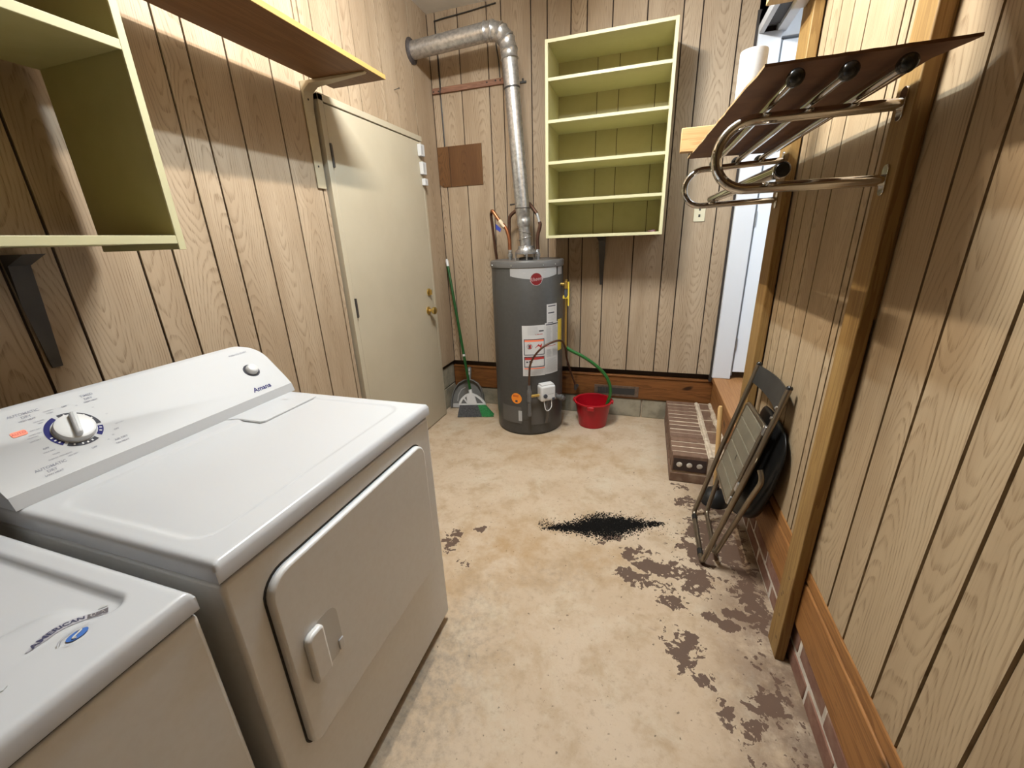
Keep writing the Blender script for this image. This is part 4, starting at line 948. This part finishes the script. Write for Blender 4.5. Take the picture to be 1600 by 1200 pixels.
# ------------------------------------------------------------------ brick step
bs = thing('brick_step', 'mortared brick step below the white doorway', 'step', (.38, 2.78, 0))
SX0, SX1, SY0, SY1, SZ = .222, .535, 2.335, 3.235, .178
MB().box(SX0+.004, SX1, SY0+.008, SY1-.005, 0, SZ-.0035).build('mortar_bed', M_MORTAR, bs)
n = 14; pitch = (SY1-SY0)/n
for i in range(n):
    y = SY0 + i*pitch; jx = random.uniform(-.004,.003)
    z1 = SZ + random.uniform(-.003,.003)
    b = MB().box(SX0+jx, SX0+.200+random.uniform(-.003,.003), y+.004, y+pitch-.005, .068, z1).build('brick', M_BRICK, bs, bevel=.005, seg=2, org=(SX0+.1, y+pitch/2, .12), sharp=60)
    if i == 0:
        lab(b, 'front brick with three round cores showing')
        MB().prism(rrect(SX0+.012, SX0+.192, .079, .158, .004), lambda u,v: (u, y+.0022, v), lambda u,v: (u, y+.004, v)).build('core_face', newmat('dark_brick_face', (.045,.026,.02), .9), b)
        for k in range(3):
            MB().lathe([(.0165,0),(.0165,.0012),(.012,.003),(.004,.0035),(.001,.003)], (SX0+.045+k*.056, y+.0022, .118), 16, (0,-1,0)).build('core_plug', M_MORTAR_W, b)
y = SY0
for i in range(5):
    y2 = min(y+.19, SY1-.01)
    MB().box(SX0-.004, SX0+.200, y+.002 if i else y, y2-.008, .002, .060).build('brick', M_BRICK, bs, bevel=.004, org=(SX0+.1, (y+y2)/2, .03), sharp=60)
    y = y2
y = SY0+.02
for i in range(5):
    y2 = min(y+.185, SY1-.01)
    if y2-y > .05: MB().box(SX0+.232, SX0+.302, y+.004, y2-.005, .10, SZ-.003+random.uniform(-.003,.002)).build('brick', M_BRICK, bs, bevel=.005, org=(SX0+.267, (y+y2)/2, .14), sharp=60)
    y = y2
# lumpy mortar seams
ms = MB()
for x_, w_ in ((SX0+.216, .015), (SX0+.312, .022)):
    pts = []; k = 26
    for i in range(k+1):
        yy = SY0+.012+(SY1-SY0-.03)*i/k
        pts.append((x_+random.uniform(-.003,.003) - (.0), yy, SZ-.004+random.uniform(-.004,.003)))
    ms.tube(pts, [w_*random.uniform(.75,1.1) for _ in pts], 8)
ms.build('mortar_seam', M_MORTAR, bs)

# ------------------------------------------------------------------ posts
p1o = tag(MB().box(.523, .5535, 1.247, 1.338, .0, ZC-.002).build('wooden_post', M_POST, org=(.543, 1.29, 0), bevel=.003), 'tall lumber post standing on the floor against the right wall, nearest', 'post')
for z in (.075, .16, .235, .25, .33): 
    MB().lathe([(.007,0),(.006,.0008)], (.5232, 1.275+random.uniform(-.015,.04), z), 8, (-1,0,0)).build('knot', newmat('knot_brown',(.16,.085,.03),.6), p1o)
p2o = tag(MB().box(.518, .5535, 2.135, 2.285, .401, ZC-.002).build('wooden_post', M_POST, org=(.54, 2.2, .401), bevel=.003), 'orange lumber post beside the white doorway, behind the chair', 'post')
MB().lathe([(.010,0),(.008,.0008)], (.5182, 2.215, 2.02), 10, (-1,0,0)).build('knot', newmat('knot_brown2',(.10,.05,.02),.6), p2o)
MB().box(.5535, .559, 1.252, 1.334, 1.2, 1.9).build('shim', M_POST, p1o)

# ------------------------------------------------------------------ chrome rack on the right wall
rk = thing('wall_rack', 'chrome tube wall rack with three bars and a hanging rod', 'rack', (.35, 1.75, 1.60))
def loop(y, xw, xb, zt, zb, wt, wb):
    r = (zt-zb)/2; c = ((xb+r), y, (zt+zb)/2)
    pts = [(xw, y, zt+wt)] + arc(c, r, math.pi/2, 3*math.pi/2, 18, (1,0,0), (0,0,1)) + [(xw, y, zb+wb)]
    o = MB().tube(pts, .0128, 16).build('bracket', M_CHROME, rk)
    for z in (zt+wt, zb+wb): MB().prism(rrect(y-.014, y+.014, z-.034, z+.034, .013), lambda u,v: (xw, u, v), lambda u,v: (xw-.005, u, v)).build('flange', M_CHROME, o, bevel=.001)
loop(1.292, .523, .150, 1.680, 1.525, .0, .0)
loop(2.205, .518, .137, 1.690, 1.540, .012, .008)
for i, x in enumerate((.253, .342, .432)):
    P0, P1 = (x, 1.085, 1.704), (x+.002, 2.255, 1.716)
    b = MB().tube([P0, P1], .0110, 14).build('bar', M_CHROME, rk)
    MB().lathe([(.011,.016),(.0150,.013),(.0162,.004),(.0145,-.005),(.009,-.010),(.001,-.012)], P0, 20, (0,1,0)).build('end_cap', M_CAP, b)
    MB().lathe([(.012,-.02),(.019,-.012),(.019,.004),(.001,.012)], P1, 16, (0,1,0)).build('end_cap', M_CAP, b)
P0, P1 = (.288, 1.225, 1.556), (.262, 2.262, 1.569)
b = MB().tube([P0, P1], .0165, 18).build('hanging_rod', M_CHROME, rk)
MB().lathe([(.0185,.022),(.0195,.0),(.0185,-.003),(.0165,-.004)], P0, 20, (0,1,0), cap=False).build('rod_collar', M_CHROME, b)
MB().lathe([(.0168,0),(.014,-.003),(.001,-.004)], Vector(P0)+Vector((0,-.002,0)), 20, (0,1,0)).build('end_cap', M_CAP, b)
# board on top of the bars
bd = thing('rack_board', 'brown fibreboard sheet with torn edges lying on the chrome rack', 'board', (.34, 1.65, 1.73))
def noisy(p, q, n, amp):
    return [(p[0]+(q[0]-p[0])*i/n+random.uniform(-amp,amp), p[1]+(q[1]-p[1])*i/n+random.uniform(-amp,amp)) for i in range(n)]
outl = noisy((.196,1.085), (.520,1.080), 22, .0015) + [(.529,1.079),(.524,1.10)] + noisy((.502,1.17), (.497,2.24), 6, .001) + noisy((.497,2.24), (.140,2.215), 10, .001) + noisy((.140,2.215), (.196,1.085), 18, .002)
zb = lambda x, y: 1.7275 + (y-1.08)*.0098
MB().prism(outl, lambda u,v: (u,v,zb(u,v)), lambda u,v: (u,v,zb(u,v)+.0055)).build('sheet', M_FIBRE, bd, smooth=False)
ed = MB(); E_ = outl[-18:] + [outl[0]]
for p_, q_ in zip(E_[:-1], E_[1:]): ed.add([(p_[0]-.0012,p_[1],zb(*p_)+.0006),(q_[0]-.0012,q_[1],zb(*q_)+.0006),(q_[0]-.0012,q_[1],zb(*q_)+.0060),(p_[0]-.0012,p_[1],zb(*p_)+.0060),(p_[0]+.003,p_[1],zb(*p_)+.0062),(q_[0]+.003,q_[1],zb(*q_)+.0062)], [(0,1,2,3),(3,2,5,4)])
ed.build('torn_edge', M_FIBRE_EDGE, bd, smooth=False)
tb = lambda y: zb(.3, y)+.0060
bl = tag(MB().box(.097, .42, 2.06, 2.098, tb(2.08)+.0006, tb(2.08)+.089).build('lumber_block', M_PINE, org=(.25,2.08,tb(2.08)), bevel=.002), 'pale sawn lumber offcut on the rack board, overhanging its left edge', 'lumber')
bl2 = tag(MB().box(.172, .40, 2.125, 2.150, tb(2.14)+.0006, tb(2.14)+.10).build('lumber_block', mat_wood('reddish_block',(.30,.14,.07),(.2,.09,.04),'x'), org=(.3,2.14,tb(2.14)), bevel=.002), 'reddish wood block behind the pale offcut on the rack board', 'lumber')
tw = thing('paper_towel_roll', 'white paper towel roll standing upright on the rack board', 'paper towel', (.306, 1.92, tb(1.92)))
t0 = tb(1.92)+.0004
MB().lathe([(.018,.004),(.018,.001),(.0425,.001),(.044,.004),(.044,.272),(.0425,.276),(.019,.276),(.018,.272)], (.306,1.92,t0), 36, cap=False).build('roll', M_TOWEL, tw)
MB().lathe([(.0175,.002),(.0175,.274),(.0165,.274),(.0165,.002)], (.306,1.92,t0), 24, cap=False).build('core', M_FIBRE_EDGE, tw)
wr = MB()
v = []; f = []; nn_ = 40
for k in range(nn_):
    t = 2*math.pi*k/nn_; rr = .0455+.004*random.random()
    v += [(.306+.0448*math.cos(t), 1.92+.0448*math.sin(t), t0+.050+.008*random.random()), (.306+rr*math.cos(t), 1.92+rr*math.sin(t), t0+.025), (.306+(rr+.003)*math.cos(t), 1.92+(rr+.003)*math.sin(t), t0+.001)]
for k in range(nn_):
    k2 = (k+1) % nn_; f += [(3*k,3*k2,3*k2+1,3*k+1),(3*k+1,3*k2+1,3*k2+2,3*k+2)]
wr.add(v, f).build('plastic_wrap', M_WRAP, tw)
# upper shelf above the rack, and an unseen board added for shade
us = thing('upper_shelf', 'pale wooden shelf end at the top edge above the doorway, with an unseen board added for shade', 'shelf', (.46, 2.15, 2.26))
M_PALE = mat_wood('pale_shelf', (.62,.47,.22), (.52,.37,.16), 'y', 1.0, knots=False)
MB().box(.376, .5165, 2.08, 2.246, 2.262, 2.300).build('board', M_PALE, us, bevel=.003)
MB().box(.388, .47, 2.246, 2.252, 2.266, 2.294).build('end_strip', M_SHELFEDGE, us, bevel=.002)
MB().box(.470, .5165, 2.10, 2.255, 2.24, 2.262).build('cleat', M_TRIMWHITE, us, bevel=.002)
MB().box(.20, .5525, -1.4, 1.20, 1.92, 1.94).build('board', M_PALE, us, bevel=.003)  # out-of-view board, added to cast shade on the right wall

# ------------------------------------------------------------------ folding chair leaning on the right wall
fc = thing('folding_chair', 'folded metal chair with dark backrest leaning on the right wall', 'chair', (.36, 1.84, 0))
q0 = Vector((.330, 0, .012)); q1 = Vector((.528, 0, .862)); fv = (q1-q0).normalized(); fn = Vector((-fv.z, 0, fv.x))
def ch(y, s, h=0.0):
    p = q0 + fv*s + fn*h; return Vector((p.x, y, p.z))
def tubeobj(name, pts, r, parent, mat=M_CHAIRTUBE, n=12): return MB().tube(pts, r, n).build(name, mat, parent)
YA, YZ = 1.650, 2.035
def cornered(pts, r=.035, n=6):
    P = [Vector(p) for p in pts]; out = [P[0]]
    for i in range(1, len(P)-1):
        a = (P[i-1]-P[i]).normalized(); b = (P[i+1]-P[i]).normalized()
        s, e = P[i]+a*r, P[i]+b*r
        for k in range(n+1):
            t = k/n; out.append((1-t)**2*s + 2*t*(1-t)*P[i] + t*t*e)
    return out + [P[-1]]
bf = tubeobj('back_frame', cornered([ch(YA-.005,.882), ch(YA-.018,.60), ch(YA,.0), ch(YZ-.010,.0), ch(YZ+.02,.42), ch(YZ+.022,.855)]), .0115, fc)
for y, s in ((YA-.005,.882),(YZ+.022,.855)): MB().lathe([(.0116,-.004),(.0118,.004),(.008,.009),(.001,.010)], ch(y,s), 12, fv).build('tube_cap', M_CAP, bf)
lf = tubeobj('leg_frame', cornered([ch(YA-.065,.560,-.012), ch(YA-.085,.530,-.030), ch(YA-.060,.42,-.030), ch(YA+.022,.055,-.040), ch(YZ-.055,.055,-.040), ch(YZ-.012,.33,-.030), ch(YZ-.005,.56,-.020)], .03), .0105, fc)
for y in (1.72, 1.98): MB().lathe([(.013,-.018),(.013,.018)], ch(y,.0), 12, (0,1,0)).build('rubber_foot', M_BLACK, fc)
# backrest: curved sheet between rails
def curved(y0, y1, f0, f1, d0, th, n=14, m=4):
    B = MB(); V = []; F = []
    for lay in (0, 1):
        for i in range(n+1):
            t = i/n; y = y0+(y1-y0)*t; bow = 4*t*(1-t)
            for j in range(m+1):
                s = f0(t)+(f1(t)-f0(t))*j/m
                V.append(ch(y, s, d0*bow*-1 + lay*th - .004))
    w_ = m+1; L_ = (n+1)*w_
    for lay in (0, 1):
        for i in range(n):
            for j in range(m):
                a = lay*L_+i*w_+j; F.append((a, a+w_, a+w_+1, a+1) if lay else (a, a+1, a+w_+1, a+w_))
    for i in range(n):
        for j in (0, m): a = i*w_+j; F.append((a, a+w_, L_+a+w_, L_+a))
    for j in range(m):
        for i in (0, n): a = i*w_+j; F.append((a, a+1, L_+a+1, L_+a))
    return B.add(V, F)
curved(YA-.012, YZ+.022, lambda t: .766+.004*4*t*(1-t), lambda t: .862-.012*t+.006*4*t*(1-t), .022, .006).build('backrest', M_BACKREST, fc, sharp=50)
for s in (.80, .755): MB().lathe([(.006,0),(.006,.004)], ch(YA-.006, s, .011), 10, fn).build('rivet', M_STEEL, fc)
# seat: frame and slats
SA, SB, S0, S1 = 1.672, 1.958, .325, .700
sf = MB()
fr = cornered([ch(SA,S0,.004), ch(SA,S1,.004), ch(SB,S1-.008,.004), ch(SB,S0,.004)], .02, 4)
sf = MB().tube(fr + [fr[0]], .0095, 10).build('seat_frame', M_CHAIRTUBE, fc)
nsl = 6
for i in range(nsl):
    a = S0+.004+(S1-.014-S0)*i/nsl; b = S0+.004+(S1-.014-S0)*(i+1)/nsl-.004
    m = MB().frame_box(ch(SA+.008,a,-.001), Vector((0,SB-SA-.016,0)), fv*(b-a), fn*.012).build('slat', M_SEAT, fc, bevel=.003)
MB().frame_box(ch(SA+.012,S0+.006,-.002), Vector((0,SB-SA-.024,0)), fv*(S1-S0-.024), fn*.009).build('seat_pan', newmat('seat_rib_tan', (.30,.245,.15), .5), fc)
MB().frame_box(ch(1.79,.475,.0112), Vector((.0,.004,0))+fv*.024, Vector((0,.006,0)), fn*.0006).build('scratch', M_SEAM, fc)
for y, s in ((SA-.012, .690), (SA-.015,.42), (SA-.005, .345)): MB().frame_box(ch(y-.010,s-.018,-.004), Vector((0,.022,0)), fv*.04, fn*.016).build('hinge_plate', M_STEEL, fc, bevel=.003)
for y, s in ((SB+.012, .44),): MB().frame_box(ch(y-.008,s-.018,-.004), Vector((0,.024,0)), fv*.04, fn*.014).build('hinge_plate', M_CHAIRTUBE, fc, bevel=.003)

# plunger
pg = thing('plunger', 'plunger with plain wooden stick standing behind the folded chair', 'plunger', (.448, 2.175, 0))
MB().lathe([(.070,.0),(.073,.004),(.072,.020),(.066,.045),(.050,.068),(.030,.080),(.018,.086),(.016,.105),(.001,.106)], (.448,2.175,0), 32).build('rubber_cup', M_BLACK, pg)
MB().tube([(.445,2.178,.095),(.4155,2.19,.560),(.4150,2.19,.570)], [.0120,.0125,.008], 14).build('stick', M_DOWEL, pg)

# bag slumped behind the chair
def blob(cx, cy, cz, rx, ry, rz, seed, n=28, m=20):
    rnd = random.Random(seed); ph = [(rnd.uniform(2,9), rnd.uniform(2,9), rnd.uniform(0,6.3), rnd.uniform(.02,.06)) for _ in range(9)]
    V = []; F = []
    for i in range(m+1):
        th_ = math.pi*i/m
        for k in range(n):
            t = 2*math.pi*k/n
            d = 1+sum(a*math.sin(f1*t+f2*th_+p) for f1, f2, p, a in [(round(x1), x2, x3, x4) for x1, x2, x3, x4 in ph])
            sx = math.copysign(abs(math.sin(th_)*math.cos(t))**.9, math.cos(t)); sy = math.copysign(abs(math.sin(th_)*math.sin(t))**.9, math.sin(t))
            V.append((min(cx+rx*sx*d, .5535), cy+ry*sy*d, max(cz+rz*math.cos(th_)*d, .002)))
    for i in range(m):
        for k in range(n):
            k2 = (k+1) % n; F.append((i*n+k, i*n+k2, (i+1)*n+k2, (i+1)*n+k))
    return MB().add(V, F)
bg_ = thing('plastic_bag', 'glossy black plastic bag slumped between the folded chair and the right wall', 'bag', (.515, 1.70, 0))
def bagshape():
    V = []; F = []; n = 14
    # silhouette rows: (z, y0, y1); lies in the wedge between chair and wall
    rows = [(.235,1.72,1.82),(.27,1.67,1.86),(.33,1.62,1.905),(.40,1.585,1.93),(.48,1.56,1.945),(.56,1.545,1.955),(.62,1.545,1.955),(.66,1.565,1.95),(.69,1.60,1.93),(.71,1.65,1.88)]
    rnd = random.Random(3)
    for z, a, b in rows:
        front = max(.345+.232*(z-.012)+.022, .0)
        for k in range(n):
            t = 2*math.pi*k/n; c_, s_ = math.cos(t), math.sin(t)
            xm, xr = (front+.552)/2, max((.552-front)/2, .004)
            V.append((min(xm+xr*c_*(1+rnd.uniform(-.08,.03)), .553), (a+b)/2+(b-a)/2*s_*(1+rnd.uniform(-.03,.03)), z+rnd.uniform(-.006,.006)))
    for i in range(len(rows)-1):
        for k in range(n):
            k2 = (k+1) % n; F.append((i*n+k, i*n+k2, (i+1)*n+k2, (i+1)*n+k))
    F.append(tuple(range(n-1,-1,-1))); F.append(tuple((len(rows)-1)*n+k for k in range(n)))
    return MB().add(V, F)
o = bagshape().build('sack', M_BAG, bg_, sharp=60); md = o.modifiers.new('sub', 'SUBSURF'); md.levels = 1; md.render_levels = 2
# ------------------------------------------------------------------ heap of black grit on the floor
rnd = random.Random(11); V = []; F = []
def grain(x, y, s):
    n0 = len(V); a = rnd.uniform(0, 6.3); h = s*rnd.uniform(.5,.9)
    for k in range(3): V.append((x+s*math.cos(a+k*2.1), y+s*math.sin(a+k*2.1), .0004))
    V.append((x, y, h)); F.extend([(n0,n0+1,n0+3),(n0+1,n0+2,n0+3),(n0+2,n0,n0+3)])
ca_, sa_ = math.cos(.33), math.sin(.33); cnt = 0
while cnt < 5200:
    u = rnd.gauss(.015,.125); v_ = rnd.gauss(0, .052*max(.12, 1-abs(u-.01)/.33))
    if abs(u) > .32 or abs(v_) > .12: continue
    x, y = -.125+u*ca_-v_*sa_, 1.805+u*sa_+v_*ca_
    grain(x, y, rnd.uniform(.0025,.0068)); cnt += 1
for i in range(520):   # thin tail to the left and strays to the right
    u = rnd.uniform(-.33, -.05); x, y = -.125+u*1.0, 1.735+rnd.gauss(0,.022)+.05*(u+.33); grain(x, y, rnd.uniform(.002,.005))
for i in range(160): grain(.10+rnd.gauss(0,.09), 1.88+rnd.gauss(0,.05), rnd.uniform(.0015,.004))
g_ = MB().add(V, F).build('black_grit', newmat('black_grit', (.010,.009,.008), .9, spec=.1), org=(-.12,1.8,0), smooth=False)
tag(g_, 'scattered heap of black grit on the concrete floor', 'grit'); g_['kind'] = 'stuff'

# tidy helper properties
for o in bpy.data.objects:
    if '_o' in o: del o['_o']
